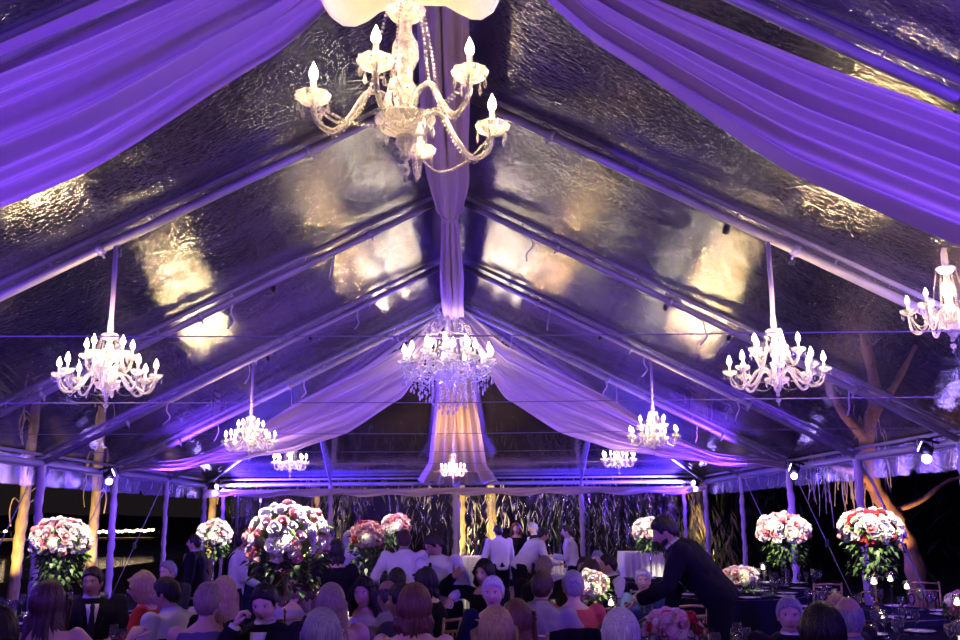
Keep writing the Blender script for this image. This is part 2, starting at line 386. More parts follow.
for x, lab in ((-HW, 'violet pole at the left far corner of the tent'), (-HW/2, 'violet end-wall pole behind the largest bouquet'), (0, 'thick violet pole at the middle of the end wall'),
               (HW/2, 'violet end-wall pole beside the far waiter'), (HW, 'violet pole at the right far corner of the tent')):
    pole(x, YE-.02, lab, r=.085 if x == 0 else .06)
pole(-HW+.42, YE+.15, 'thin violet door post just right of the left far corner pole', r=.045)
pole(HW-.5, YE+.15, 'thin violet door post just left of the right far corner pole', r=.045)
# guy ropes out to stakes
for k in range(1, 6):
    for sd, nm in ((-1, 'left'), (1, 'right')):
        lb = {1: 'nearest', 2: 'second', 3: 'third', 4: 'fourth', 5: 'farthest'}[k]
        e = empty('guy_rope', (sd*HW, FY(k), 0), 0, 'slanting ratchet strap outside the %s side of the tent, %s of the row' % (nm, lb), 'strap')
        bm = bmesh.new(); tube(bm, [(sd*.05, 0, EV), (sd*1.15, .1, .02)], .034 if (k == 3 and sd > 0) else .014, 6, ell=.5); obj('webbing', bm, 'rope', e)
        bm = bmesh.new(); p = V(sd*.62, .05, 1.28); box(bm, p-V(.03, .02, .07), p+V(.03, .02, .07)); obj('ratchet', bm, 'silver', e, False)
        bm = bmesh.new(); tube(bm, [(sd*1.12, .1, .1), (sd*1.18, .1, -.02)], .015, 6); obj('stake', bm, 'black_metal', e)
# violet lamp fixtures
LABL = ['nearest, out over the tables', 'second', 'third', 'level with the second row of chandeliers', 'at the foot of the long far swag', 'at the far corner']
pl = {}
for i, (sd, k, pw, tg) in enumerate(UPL):
    c = V(sd*(HW-.25), FY(k)-.06, HE-.06); d = (V(*tg)-c).normalized()
    e = empty('par_lamp', c, 0, 'violet spotlight on the %s eave, %s' % ('left' if sd < 0 else 'right', LABL[i % 6]), 'spotlight')
    bm = bmesh.new(); tube(bm, [-d*.10, d*.0, d*.06], [.05, .075, .078], 14); obj('housing', bm, 'black_metal', e)
    bm = bmesh.new(); tube(bm, [d*.062, d*.07], .066, 14); obj('lens', bm, 'led', e)
    bm = bmesh.new(); tube(bm, [(-.1, 0, 0), (-.1, 0, .12), (.1, 0, .12), (.1, 0, 0)], .01, 6); tube(bm, [(0, 0, .12), (sd*.25, .06, .06)], .018, 6); obj('yoke', bm, 'black_metal', e)
    # small lens facing the room
    q = V(-sd*.35, -1, -.25).normalized(); bm = bmesh.new(); tube(bm, [q*.03+V(0, 0, -.11), q*.08+V(0, 0, -.11)], [.045, .056], 12); obj('lens', bm, 'led', e)
for sd, nm in ((-1, 'left'), (1, 'right')):
    e = empty('par_lamp', (sd*4.6, -.6, 3.35), 0, 'violet wash lamp clamped to the %s rafter behind the viewer' % nm, 'spotlight')
    bm = bmesh.new(); tube(bm, [(0, -.12, .02), (0, 0, -.02)], [.07, .08], 12); obj('housing', bm, 'black_metal', e)
# ================================================================ DRAPES
def curve(K, t):
    for (a, u), (b, v) in zip(K, K[1:]):
        if t <= b: f = (t-a)/(b-a); f = f*.5+.5*f*f*(3-2*f); return lerp(u, v, f)
    return K[-1][1]
def swag(name, A, B, top, bot, y0, y1, label, seed=0, m='drape_cloth', nu=120, nv=120, amp=.045):
    """cloth hung on edge between two frame points: top and bot list how far each edge hangs below the frame; folds run lengthwise"""
    bm = bmesh.new(); g = []
    for i in range(nu+1):
        t = i/nu; row = []; e = math.sin(math.pi*t)**.5; a, b = curve(top, t), curve(bot, t)
        for j in range(nv+1):
            s = j/nv; P = lerp(A, B, t) - V(0, 0, lerp(a, b, s))
            ph = s*6.2832; f = math.sin(2.6*ph+seed+1.2*math.sin(t*2.5))+.5*math.sin(4.7*ph+seed*2+t*2)+.22*math.sin(11*ph+t*5)
            am = amp*(.25+.75*e)
            row.append(bm.verts.new(P + V(0, lerp(y0, y1, s)*e + am*1.8*f, .25*am*math.cos(2.6*ph+seed))))
        g.append(row)
    for i in range(nu):
        for j in range(nv): bm.faces.new((g[i][j], g[i+1][j], g[i+1][j+1], g[i][j+1]))
    return tag(obj(name, bm, m), label, 'drape')
FARU = [(0, .05), (.14, .38), (.45, .42), (.6, .55), (.75, .52), (1, .02)]; FARL = [(0, .35), (.14, 1.35), (.3, 1.5), (.45, 1.37), (.6, 1.08), (.75, .76), (1, .14)]
NU = [(0, .05), (.19, .26), (.34, .24), (.49, .18), (1, .02)]; NL = [(0, .25), (.155, .66), (.34, .86), (.6, .80), (1, .14)]
for k, top, bot, y0, y1, txt in ((-1, NU, [(0, .3), (.12, .55), (.3, .62), (1, .14)], -.1, .35, 'over the viewer'), (0, NU, NL, -.1, .25, 'nearest, sweeping across the top'), (4, FARU, FARL, -.1, -.45, 'far, below the hip frame')):
    for sd, nm in ((-1, 'left'), (1, 'right')):
        tp = [(a, u*.1) for a, u in top] if (k == 0 and sd < 0) else top
        swag('ceiling_drape', V(sd*.12, FY(k)+(.05 if k < 4 else -.12), HR-.05), V(sd*(HW-.1), FY(k)-(.05 if k < 4 else .12), HE+.10), tp, bot, y0, y1, 'pleated cloth swag from ridge to %s eave, %s' % (nm, txt), seed=k+sd, amp=.06 if k < 4 else .075)
# ridge drape: gathered cloth running under the ridge, tied at the frames
def bunch(name, pts, wid, hgt, label, nf=9, n=72):
    bm = bmesh.new(); rings = []
    P = spline(pts, 10); m = len(P); Wd = []
    for i, p in enumerate(P):
        t = i/(m-1)*(len(wid)-1); a = int(min(t, len(wid)-2)); f = t-a; f = f*f*(3-2*f)
        w = lerp(wid[a], wid[a+1], f); h = lerp(hgt[a], hgt[a+1], f)
        ring = []
        for j in range(n):
            an = 2*math.pi*j/n; k = 1+.20*math.sin(nf*an+.5*math.sin(i*.15))+.09*math.sin(nf*1.9*an+i*.05)
            ring.append(bm.verts.new(p+V(math.cos(an)*w*k/2, 0, math.sin(an)*h*k/2)))
        rings.append(ring)
    for a, b in zip(rings, rings[1:]):
        for j in range(n): bm.faces.new((a[j], a[(j+1) % n], b[(j+1) % n], b[j]))
    return tag(obj(name, bm, 'drape_cloth'), label, 'drape')
zr = HR-.12
bunch('ridge_drape', [V(0, FY(0), zr), V(0, FY(0)+1.6, zr-.14), V(0, FY(1), zr-.24), V(0, FY(1)+1.7, zr-.12), V(0, FY(2)-.35, zr-.10), V(0, FY(2), zr-.14)], [.12, .32, .36, .40, .30, .09], [.1, .2, .24, .24, .2, .1], 'violet gathered cloth under the ridge between nearest chandelier and knot')
bunch('ridge_drape', [V(0, FY(2), zr-.14), V(0, FY(2)+.5, zr-.22), V(0, FY(3), zr-.26), V(0, FY(4)-.8, zr-.18), V(0, FY(4), zr-.06)], [.09, .20, .30, .33, .38], [.1, .16, .24, .2, .2], 'mauve gathered cloth under the ridge between knot and crystal chandelier')
bm = bmesh.new()
for i in range(3): tube(bm, [V(.1*math.cos(a/12*6.283), FY(2)-.05+.05*i, zr-.14+.075*math.sin(a/12*6.283)) for a in range(13)], .018, 6, cap=False)
tag(obj('drape_knot', bm, 'drape_cloth'), 'tied cloth band knotting the ridge drape at the second frame', 'knot')
# end drape falling from the hip apex to the centre pole
bm = bmesh.new(); g = []; nu, nv = 50, 60
for i in range(nu+1):
    t = i/nu; P = lerp(V(0, FY(4)+.5, HR-.25), V(.05, YE-.5, HE-.02), t) - V(0, 0, .12*math.sin(math.pi*t))
    w = .25+1.25*t**.8 + .45*max(0, t-.85)/.15; row = []
    for j in range(nv+1):
        s = j/nv*2-1; row.append(bm.verts.new(P+V(s*w/2, .06*math.sin(s*17+1)+.03*math.sin(s*31), .04*math.sin(s*17)+ .05*s*s)))
    g.append(row)
for i in range(nu):
    for j in range(nv): bm.faces.new((g[i][j], g[i+1][j], g[i+1][j+1], g[i][j+1]))
tag(obj('end_drape', bm, 'drape_cloth'), 'golden-lit cloth panel flaring down to the middle end pole', 'drape')
# ================================================================ OUTSIDE
mat('palm_bark', (.55, .42, .22), .9, var=.35, vscale=14, bump=1, bscale=30, stretch=(1, 1, .35))
mat('bark_red', (.50, .30, .18), .9, var=.35, vscale=9, bump=1, bscale=18, stretch=(1, 1, .3))
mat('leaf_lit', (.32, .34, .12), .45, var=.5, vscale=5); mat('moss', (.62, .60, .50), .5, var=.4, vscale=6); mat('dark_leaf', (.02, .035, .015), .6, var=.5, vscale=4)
mat('far_lamp', (1, .8, .6), .4, emit=(1.0, .70, .42), es=9)
def palm(px, Y, r, h, label, m='palm_bark', lean=(0, 0), X=None, frond=True):
    x = at(px, 540, Y).x if X is None else X
    e = empty('palm_tree', (x, Y, -.02), 0, label, 'tree')
    rr = random.Random(int(px)); bm = bmesh.new(); n = 46
    pts = [V(lean[0]*i/n+.006*math.sin(i*.5+px), lean[1]*i/n, h*i/n) for i in range(n+1)]
    tube(bm, pts, [r*(1.25-.35*i/n)*(1+.07*math.sin(i*2.2)+.08*rr.uniform(-1, 1)) for i in range(n+1)], 14); obj('trunk', bm, m, e)
    bm = bmesh.new()
    for i in range(14):   # old leaf boots hugging the trunk
        a = rr.uniform(0, 6.28); z = rr.uniform(.45, .98)*h; p = V(lean[0]*z/h, lean[1]*z/h, z); d = V(math.cos(a), math.sin(a), 0)
        tube(bm, spline([p+d*r*.8, p+d*(r+.10)+V(0, 0, .10), p+d*(r+.16)-V(0, 0, .12), p+d*(r+.12)-V(0, 0, .40)], 4), .025, 5, ell=.4)
    obj('leaf_boots', bm, m, e)
    if frond:
        bm = bmesh.new(); T = pts[-1]
        for i in range(13):
            a = i*2.4; d = V(math.cos(a), math.sin(a), 0); L = rr.uniform(1.5, 2.1)
            c = spline([T, T+d*L*.35+V(0, 0, .5), T+d*L*.8+V(0, 0, .25), T+d*L-V(0, 0, .5)], 5)
            sd = V(-d.y, d.x, 0)
            for a_, b_ in zip(c, c[1:]):
                for q in (-1, 1):
                    tip = (a_+b_)/2+sd*q*.35-V(0, 0, .25); bm.faces.new([bm.verts.new(v) for v in (a_, b_, tip)])
        obj('fronds', bm, 'dark_leaf', e)
    return e
def uplight(x, y, tx, ty, tz, power, ang=50, col=(1, .66, .22), label=None):
    e = empty('ground_spotlight', (x, y, 0), 0, label, 'spotlight')
    bm = bmesh.new(); d = (V(tx, ty, tz)-V(x, y, .1)).normalized(); tube(bm, [V(0, 0, .1)-d*.06, V(0, 0, .1)+d*.06], .05, 10); tube(bm, [(0, 0, -.03), (0, 0, .1)], .012, 6)
    obj('housing', bm, 'black_metal', e)
    spot('ground_spotlight_beam', V(x, y, .1)+d*.08, (tx, ty, tz), power, ang, col, .04)
TR = [(16, 18.3, .085, 4.6, 'golden-lit palm trunk at the far left edge, beyond the side poles', (.2, 0)), (92, 21.5, .09, 5.2, 'golden-lit palm trunk between the two brightest left side poles', (.05, 0)),
      (211, 27.5, .09, 5.4, 'golden peeling palm trunk framed by the two left corner posts', (0, 0)), (313, 28, .11, 6, 'golden palm trunk seen over the right shoulder of the largest bouquet', (.1, 0)),
      (460, 27.6, .13, 6.2, 'golden trunk just right of the thick middle end pole', (0, 0)), (493, 29, .11, 7.4, 'tall slim pinkish palm trunk right of the middle end pole', (-.12, 0))]
for px, Y, r, h, lb, ln in TR:
    palm(px, Y, r, h, lb, lean=ln)
    x = at(px, 540, Y).x
    uplight(x+.25, Y-1.5, x, Y, 1.9, 520, 48, label='warm spotlight under the '+' '.join(lb.replace(',', '').split(' ')[:11]))
# oak with twisted orange limbs at the right
X0 = at(900, 560, 19.5).x
e = empty('oak_tree', (X0, 19.5, -.02), 0, 'orange-lit twisted oak with bare limbs outside the right side', 'tree')
bm = bmesh.new(); rr = random.Random(4)
def limb(pts, r0_, r1_, n=12):
    c = spline(pts, 8); tube(bm, c, [lerp(r0_, r1_, i/(len(c)-1))*(1+.12*math.sin(i*1.3)+.1*rr.uniform(-1, 1)) for i in range(len(c))], n)
limb([(.30, 0, 0), (.25, 0, 1.0), (-.05, 0, 1.75), (-.40, 0, 2.4), (-.42, 0, 3.3), (-.2, 0, 4.2), (-.3, .1, 5.4)], .18, .10)
limb([(-.38, 0, 2.3), (-.8, -.1, 2.62), (-1.15, -.1, 2.72), (-1.6, 0, 2.95)], .12, .05)
limb([(-.1, 0, 1.85), (.5, 0, 2.05), (1.2, .1, 2.45), (2.2, .1, 2.6)], .06, .025, 8)
limb([(-.42, 0, 3.2), (-.95, 0, 3.9), (-1.2, .1, 4.8)], .12, .05)
limb([(-.35, 0, 3.6), (.2, 0, 4.3), (.7, 0, 5.1)], .10, .04)
obj('trunk', bm, 'bark_red', e)
bm = bmesh.new()
for i in range(60):
    p = V(rr.uniform(-1.7, -.5), rr.uniform(-.2, .2), rr.uniform(2.4, 3.0)) if i < 40 else V(rr.uniform(-.6, 0), .1, rr.uniform(2.2, 4))
    L = rr.uniform(.25, .9); tube(bm, spline([p, p+V(rr.uniform(-.05, .05), 0, -L*.5), p+V(rr.uniform(-.08, .08), 0, -L)], 3), [.016*(1-.1*k) for k in range(7)], 4)
obj('hanging_moss', bm, 'moss', e)
uplight(X0-.5, 18.2, X0-.3, 19.5, 2.1, 420, 50, (1, .50, .16), 'warm ground spotlight below the orange twisted oak')
# bright yellow bark tree near the far right corner
x = at(697, 500, 27.4).x; palm(697, 27.4, .22, 5.5, 'bright yellow lit trunk between the right corner posts', lean=(.25, 0))
uplight(x-.2, 25.9, x+.1, 27.4, 2.6, 420, 45, (1, .72, .2), 'warm ground spotlight below the bright yellow trunk')
# curtain of leaves and hanging moss behind the end wall
def blades(name, n, xr, yr, zr_, L, w, m, seed, label, cat='foliage', droop=1.0):
    rr = random.Random(seed); bm = bmesh.new()
    for i in range(n):
        x, y = rr.uniform(*xr), rr.uniform(*yr); z = rr.uniform(*zr_)
        if noise.noise(V(x*.8, y, z*.8)) < -.12: continue
        l = L*rr.uniform(.5, 1.4); a = rr.uniform(0, 6.28); d = V(math.cos(a)*.35, math.sin(a)*.35, -droop*rr.uniform(.5, 1)).normalized(); s = V(-math.sin(a), math.cos(a), rr.uniform(-.4, .4))*w*rr.uniform(.5, 1.2)
        p = V(x, y, z); q = p+d*l*.5+V(math.cos(a), math.sin(a), 0)*.08*l; r_ = p+d*l
        vs = [bm.verts.new(v) for v in (p, q+s, r_, q-s)]; bm.faces.new(vs)
    o = obj(name, bm, m, smooth=False); return tag(o, label, cat, kind='stuff')
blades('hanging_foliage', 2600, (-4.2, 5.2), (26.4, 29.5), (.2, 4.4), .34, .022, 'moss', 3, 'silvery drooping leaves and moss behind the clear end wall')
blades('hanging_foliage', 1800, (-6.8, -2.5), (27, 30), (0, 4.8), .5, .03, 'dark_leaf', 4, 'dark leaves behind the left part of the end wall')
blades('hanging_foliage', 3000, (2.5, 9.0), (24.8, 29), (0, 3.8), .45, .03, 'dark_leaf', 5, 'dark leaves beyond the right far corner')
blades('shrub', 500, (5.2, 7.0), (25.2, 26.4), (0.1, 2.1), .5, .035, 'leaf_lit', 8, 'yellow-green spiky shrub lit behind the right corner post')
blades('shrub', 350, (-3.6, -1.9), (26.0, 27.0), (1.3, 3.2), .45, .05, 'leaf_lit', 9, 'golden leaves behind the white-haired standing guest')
for i, (x, pw) in enumerate(((-2.4, 50), (.3, 110), (1.4, 300), (3.1, 45))):
    uplight(x, 25.6, x+.2, 28, 2.6, pw, 75, (1, .82, .5), 'warm ground spotlight under the hanging foliage, %s from the left' % ('first', 'second', 'third', 'fourth')[i])
uplight(6.0, 24.6, 6.0, 26, 1.4, 40, 70, (1, .85, .4), 'warm ground spotlight under the spiky shrub')
# tree line and hills
bm = bmesh.new(); prev = None
for i in range(121):
    x = lerp(-120, 110, i/120); h = 2.6+1.1*noise.noise(V(x*.05, 1, 0))+.5*noise.noise(V(x*.3, 4, 0)) + (0 if x < -14 else 9*min(1, (x+14)/16))
    y = 118-(0 if x < -14 else 60*min(1, (x+14)/16))
    row = [bm.verts.new((x, y, -.4)), bm.verts.new((x, y+1, h*.7)), bm.verts.new((x, y+4, h)), bm.verts.new((x, y+14, -.4))]
    if prev:
        for j in range(3): bm.faces.new((prev[j], row[j], row[j+1], prev[j+1]))
    prev = row
tag(obj('hills', bm, 'dark_leaf'), kind='structure')
blades('tree_line', 2600, (7.5, 26), (22, 44), (0, 7.5), .9, .12, 'dark_leaf', 21, 'near-black trees in the night right of the tent', droop=.4)
# lit pier across the water
e = empty('pier', (-32.7, 70, -.3), 0, 'distant pier with a row of white lights across the water at left', 'pier')
bm = bmesh.new(); box(bm, (-12, -.8, .9), (12, .8, 1.05))
for i in range(13): tube(bm, [(-12+2*i, 0, -.4), (-12+2*i, 0, 1.0)], .08, 6)
obj('deck', bm, 'palm_bark', e, False)
bm = bmesh.new()
for i in range(25): tube(bm, [(-12+i, .6, 1.0), (-12+i, .6, 1.5)], .03, 5)
tube(bm, [(-12, .6, 1.5), (12, .6, 1.5)], .03, 5); obj('railing', bm, 'black_metal', e)
for i in range(26):
    bm = bmesh.new(); ball(bm, (0, 0, 0), .10, 1, (1.5, 1, 1)); o = obj('lantern', bm, 'far_lamp', e); o.location = (7.2+i*.26 if i < 18 else -11+(i-18)*2.1, .55, 1.42+.04*math.sin(i*2)+i*.006)
point('pier_light', (-32.7, 69, 1.6), 900, (1, .75, .5), .5)
# ================================================================ CHANDELIERS
def beads(bm, pts, r, gap, fine=False):
    c = spline(pts, 10); acc = 0
    for a, b in zip(c, c[1:]):
        L = (b-a).length; 
        while acc < L:
            p = lerp(a, b, acc/L if L else 0)
            if fine: ball(bm, p, r, 1)
            else: octa(bm, p, r)
            acc += gap
        acc -= L
def drop(bm, p, L, r=.008, n=6):
    lathe(bm, [(.0005, 0), (r*.5, -L*.2), (r, -L*.6), (r*.6, -L*.88), (.0005, -L)], n, p)
def flame(bm, p, s=1, n=8): lathe(bm, [(.0005, -.002*s), (.011*s, .004*s), (.0145*s, .016*s), (.010*s, .034*s), (.004*s, .047*s), (.0005, .056*s)], n, p)
def add_arm(root, ang, Rr, z0, zc, s=1, fine=False, n=8, tall=.085):
    """curved glass arm > drip_pan, candle, bulb, crystal_drops"""
    ca, sa = math.cos(ang), math.sin(ang); P = lambda r, z: V(ca*r, sa*r, z)
    bm = bmesh.new()
    c = spline([P(.045*s, z0), P(Rr*.22, z0+.07*s), P(Rr*.42, z0+.075*s), P(Rr*.60, z0-.02*s), P(Rr*.78, z0-.075*s), P(Rr*.95, z0-.04*s), P(Rr, zc-.01)], 7 if fine else 4)
    tube(bm, c, .0115*s if not fine else .0105*s, n)
    a = obj('arm', bm, 'crystal', root)
    C = P(Rr, zc); bm = bmesh.new()
    lathe(bm, [(.012*s, -.02*s), (.03*s, -.012*s), (.056*s, .006*s), (.062*s, .026*s), (.055*s, .030*s), (.045*s, .012*s), (.014*s, .0)], 30 if fine else 12, C, lobes=10 if fine else 6, la=.07)
    obj('drip_pan', bm, 'crystal', a, not fine)
    bm = bmesh.new(); tube(bm, [C+V(0, 0, -.01), C+V(0, 0, tall*s)], .0105*s, 10); obj('candle', bm, 'candle_wax', a)
    bm = bmesh.new(); flame(bm, C+V(0, 0, tall*s), 1.15*s if fine else 1.55*s, 10 if fine else 7); obj('bulb', bm, 'bulb', a)
    for k in range(5 if fine else 4):
        an = ang+k*6.283/(5 if fine else 4)+.4; q = C+V(math.cos(an)*.055*s, math.sin(an)*.055*s, .004*s)
        bm = bmesh.new(); octa(bm, q-V(0, 0, .008*s), .005*s); drop(bm, q-V(0, 0, .012*s), .040*s, .0075*s); obj('crystal_drop', bm, 'crystal', a)
    return C
def chandelier(name, loc, tiers, label, cordtop, s=1.0, fine=False, group=None, power=30, rot=0, upper=None, cord_r=.012, scale=1, lights=1):
    root = empty(name, loc, 0, label, 'chandelier', group)
    n = 24 if fine else 12
    bm = bmesh.new(); lathe(bm, [(.0005, -.16*s), (.018*s, -.145*s), (.012*s, -.12*s), (.035*s, -.09*s), (.03*s, -.06*s), (.09*s, -.035*s), (.112*s, -.0*s), (.10*s, .012*s), (.03*s, .02*s), (.042*s, .07*s), (.045*s, .12*s), (.030*s, .15*s), (.028*s, .19*s), (.050*s, .24*s), (.048*s, .29*s), (.024*s, .34*s), (.022*s, .38*s), (.055*s, .40*s), (.075*s, .43*s), (.06*s, .445*s), (.015*s, .46*s)], n)
    obj('stem', bm, 'crystal', root, not fine)
    bm = bmesh.new(); ball(bm, (0, 0, -.19*s), .022*s, 2 if fine else 1); drop(bm, (0, 0, -.205*s), .035*s, .009*s)
    obj('finial', bm, 'crystal', root)
    for k in range(8): bm = bmesh.new(); drop(bm, (math.cos(k*.785)*.1*s, math.sin(k*.785)*.1*s, -.02*s), .05*s, .008*s); obj('crystal_drop', bm, 'crystal', root)
    pans = []
    for (angs, Rr, z0, zc) in tiers:
        row = [add_arm(root, a+rot, Rr*s, z0*s, zc*s, s, fine, 10 if fine else 6) for a in angs]
        for i, p in enumerate(row):
            q = row[(i+1) % len(row)]; bm = bmesh.new()
            r_ = .0062*s if fine else .0068*s
            beads(bm, [p+V(0, 0, -.01*s), lerp(p, q, .3)*.9+V(0, 0, -.085*s-.02*s), lerp(p, q, .7)*.9-V(0, 0, .105*s), q-V(0, 0, .01*s)], r_, 2.5*r_, fine)
            obj('bead_garland', bm, 'crystal', root)
            bm = bmesh.new(); top = V(p.x, p.y, 0).normalized()*.07*s+V(0, 0, .42*s); pm = p*.42; pm.z = z0*s+.06*s
            beads(bm, [top, lerp(top, pm, .35)+V(0, 0, -.04*s)+(V(p.x, p.y, 0).normalized()*.01*s), pm, lerp(pm, p, .6)-V(0, 0, .14*s), p], r_, 2.6*r_, fine)
            obj('bead_strand', bm, 'crystal', root)
    bm = bmesh.new(); tube(bm, [V(0, 0, .45*s), lerp(V(0, 0, .45*s), V(*cordtop)-V(*loc), .5)+V(.004, 0, 0), V(*cordtop)-V(*loc)], cord_r, 8)
    obj('cord', bm, 'pole_cloth', root)
    bm = bmesh.new(); lathe(bm, [(.012*s, .44*s), (.028*s, .47*s), (.026*s, .55*s), (.014*s, .60*s)], 10); obj('canopy', bm, 'pole_cloth', root)
    return root
def ring(n, off=0): return [off+2*math.pi*i/n for i in range(n)]
def raf(k, px, side):   # hanging point on rafter k at picture column px
    Y = FY(k); x = at(px, 300, Y).x; return V(x, Y, HR-(HR-HE)*abs(x)/HW-.05)
def lamps(loc, zs, power, r=.09, col=GOLD_LIGHT, rad=.36, n=4):
    for q, z in enumerate(zs):
        for i in range(n): a = 6.2832*i/n+.5+q*.7; point('candle_light', (loc[0]+rad*(1-.4*q)*math.cos(a), loc[1]+rad*(1-.4*q)*math.sin(a), loc[2]+z+.02*math.sin(i*3)), power*.95/len(zs)/n, col, .022)
# two large near ones
for px, py, nm in ((107, 384, 'left'), (777, 379, 'right')):
    t = raf(1, 118 if px < 300 else 766, 0); p = at(px, py, FY(1)); t.x = p.x+.0
    t.z = HR-(HR-HE)*abs(t.x)/HW-.05
    chandelier('chandelier', p, [(ring(8, .2), .40, 0, .06), (ring(5, .6), .20, .20, .24)], 'large two-tier candle chandelier hanging over the %s side' % nm, t, cord_r=.022, rot=.3 if px > 300 else 0)
    lamps(p, (.20, .38), 70, n=5)
for px, py, nm in ((250, 446, 'left'), (654, 441, 'right')):
    p = at(px, py, FY(3)); t = V(p.x, p.y, HR-(HR-HE)*abs(p.x)/HW-.05)
    chandelier('chandelier', p, [(ring(8, .1), .36, 0, .06), (ring(5, .5), .19, .18, .22)], 'two-tier candle chandelier farther back on the %s, hanging over a swag' % nm, t, s=1.0, cord_r=.02)
    lamps(p, (.20, .36), 75, n=3)
for px, py, nm in ((290, 466, 'left'), (619, 463, 'right')):
    p = at(px, py, FY(4)); t = V(p.x, p.y, HR-(HR-HE)*abs(p.x)/HW-.05)
    chandelier('chandelier', p, [(ring(8, .1), .30, 0, .06)], 'small one-tier chandelier nearest the end wall on the %s' % nm, t, s=.95, cord_r=.016)
    lamps(p, (.18,), 45, rad=.26, n=4)
p = at(453, 473, 21.4); t = V(p.x, p.y, 4.1)
chandelier('chandelier', p, [(ring(6, .2), .27, 0, .06)], 'tiny chandelier in front of the golden end drape', t, s=.9, cord_r=.01); lamps(p+V(0, .0, 0), (.12,), 130, rad=.2, n=3, col=(1, .50, .16))
# right edge one
p = at(951, 322, 7.6); t = V(p.x, p.y, HR-(HR-HE)*abs(p.x)/HW)
chandelier('chandelier', p, [([2.75, 3.7, 4.7, 5.6, .5, 1.6], .30, 0, .09)], 'crystal chandelier cut by the right edge of the view, under the near swag', t, s=1.0, fine=True, cord_r=.014)
lamps(p, (.24,), 60, rad=.27, n=4)
# the close one at the top
HP = at(405, 120, 3.0)
hero = chandelier('chandelier', HP, [([R(187), R(256), R(315)], .33, .02, .055), ([R(15), R(83)], .33, -.045, -.01)], 'closest crystal chandelier with curved glass arms at top centre', (HP.x, HP.y, HR-.2), s=.88, fine=True, cord_r=.01)
bm = bmesh.new(); n = 60; prev = None
for i in range(n+1):
    a = 2*math.pi*i/n; lb = 1+.10*math.cos(5*a+2.2); row = []
    for (r_, z) in ((.05, 1.04), (.12, 1.02), (.22, .92), (.31, .76), (.355, .62), (.36, .575), (.345, .56)):
        zz = z-(.07*max(0, math.cos(5*a+2.2)) if z < .7 else 0)
        row.append(bm.verts.new((r_*lb*math.cos(a), r_*lb*math.sin(a), zz)))
    if prev:
        for j in range(6): bm.faces.new((prev[j], row[j], row[j+1], prev[j+1]))
    prev = row
o = obj('lamp_shade', bm, 'shade_cloth', hero); o.location = (-.03, 0, .005); o.scale = (1.12, 1.0, 1.0)
for a in (R(15), R(83), R(187), R(256), R(315)):
    point('candle_light', (HP.x+.33*.88*math.cos(a), HP.y+.33*.88*math.sin(a), HP.z+(.055 if a > 2 else -.01)*.88+.12), 13, GOLD_LIGHT, .02)
point('shade_light', (HP.x, HP.y, HP.z+.80), 20, GOLD_LIGHT, .05)
# the great crystal one in the middle
CP = at(448, 372, 17.6)
root = empty('crystal_chandelier', CP, 0, 'largest crystal chandelier dripping with prisms on the centre line', 'chandelier')
bm = bmesh.new(); lathe(bm, [(.001, -.3), (.06, -.26), (.05, -.1), (.14, .0), (.12, .08), (.05, .12), (.08, .4), (.12, .5), (.05, .62), (.06, .85), (.03, 1.1)], 12); obj('stem', bm, 'crystal', root)
for i, a in enumerate(ring(12, .13)): add_arm(root, a, .78, .02, .14, 1.9, False, 6, .10)
for i, a in enumerate(ring(6, .4)): add_arm(root, a, .40, .14, .34, 1.7, False, 6, .10)
for z, r_, nm in ((.66, .32, 'crown'), (1.02, .16, 'crown')):
    bm = bmesh.new(); tube(bm, [V(r_*math.cos(a), r_*math.sin(a), z) for a in ring(24)+[0]], .018, 6, cap=False)
    for i, a in enumerate(ring(8)):
        d = V(math.cos(a), math.sin(a), 0); tube(bm, spline([d*r_*.9+V(0, 0, z), d*(r_+.09)+V(0, 0, z+.10), d*(r_+.02)+V(0, 0, z+.20), d*(r_-.08)+V(0, 0, z+.13)], 4), .014, 5)
        drop(bm, d*r_+V(0, 0, z-.02), .14, .02)
    obj(nm, bm, 'crystal', root)
for q, (r_, ztop, cnt, L) in enumerate(((.80, .06, 26, .22), (.66, .0, 26, .30), (.50, -.04, 22, .38), (.33, -.10, 16, .44), (.16, -.16, 10, .48))):
    bm = bmesh.new(); tube(bm, [V(r_*math.cos(a), r_*math.sin(a), ztop) for a in ring(24)+[0]], .012, 5, cap=False)
    for i, a in enumerate(ring(cnt, q*.1)):
        p = V(r_*math.cos(a), r_*math.sin(a), ztop); l = L*rnd.uniform(.75, 1.1)
        b2 = bmesh.new()
        for k in range(int(l/.05)): octa(b2, p-V(0, 0, .02+k*.05), .013, .02)
        drop(b2, p-V(0, 0, l), .09, .018); obj('prism_strand', b2, 'crystal', root)
    obj('prism_ring', bm, 'crystal', root)
for i, a in enumerate(ring(12, .13)):
    bm = bmesh.new(); d = V(math.cos(a), math.sin(a), 0)
    beads(bm, [d*.32+V(0, 0, .64), d*.42+V(0, 0, .38), d*.62+V(0, 0, .1), d*.78+V(0, 0, .14)], .014, .034); obj('bead_strand', bm, 'crystal', root)
bm = bmesh.new(); tube(bm, [(0, 0, 1.1), (0, 0, HR-CP.z)], .012, 6); obj('chain', bm, 'silver', root)
lamps(CP, (.34, .48), 48, rad=.74, n=6, col=(1, .78, .55))
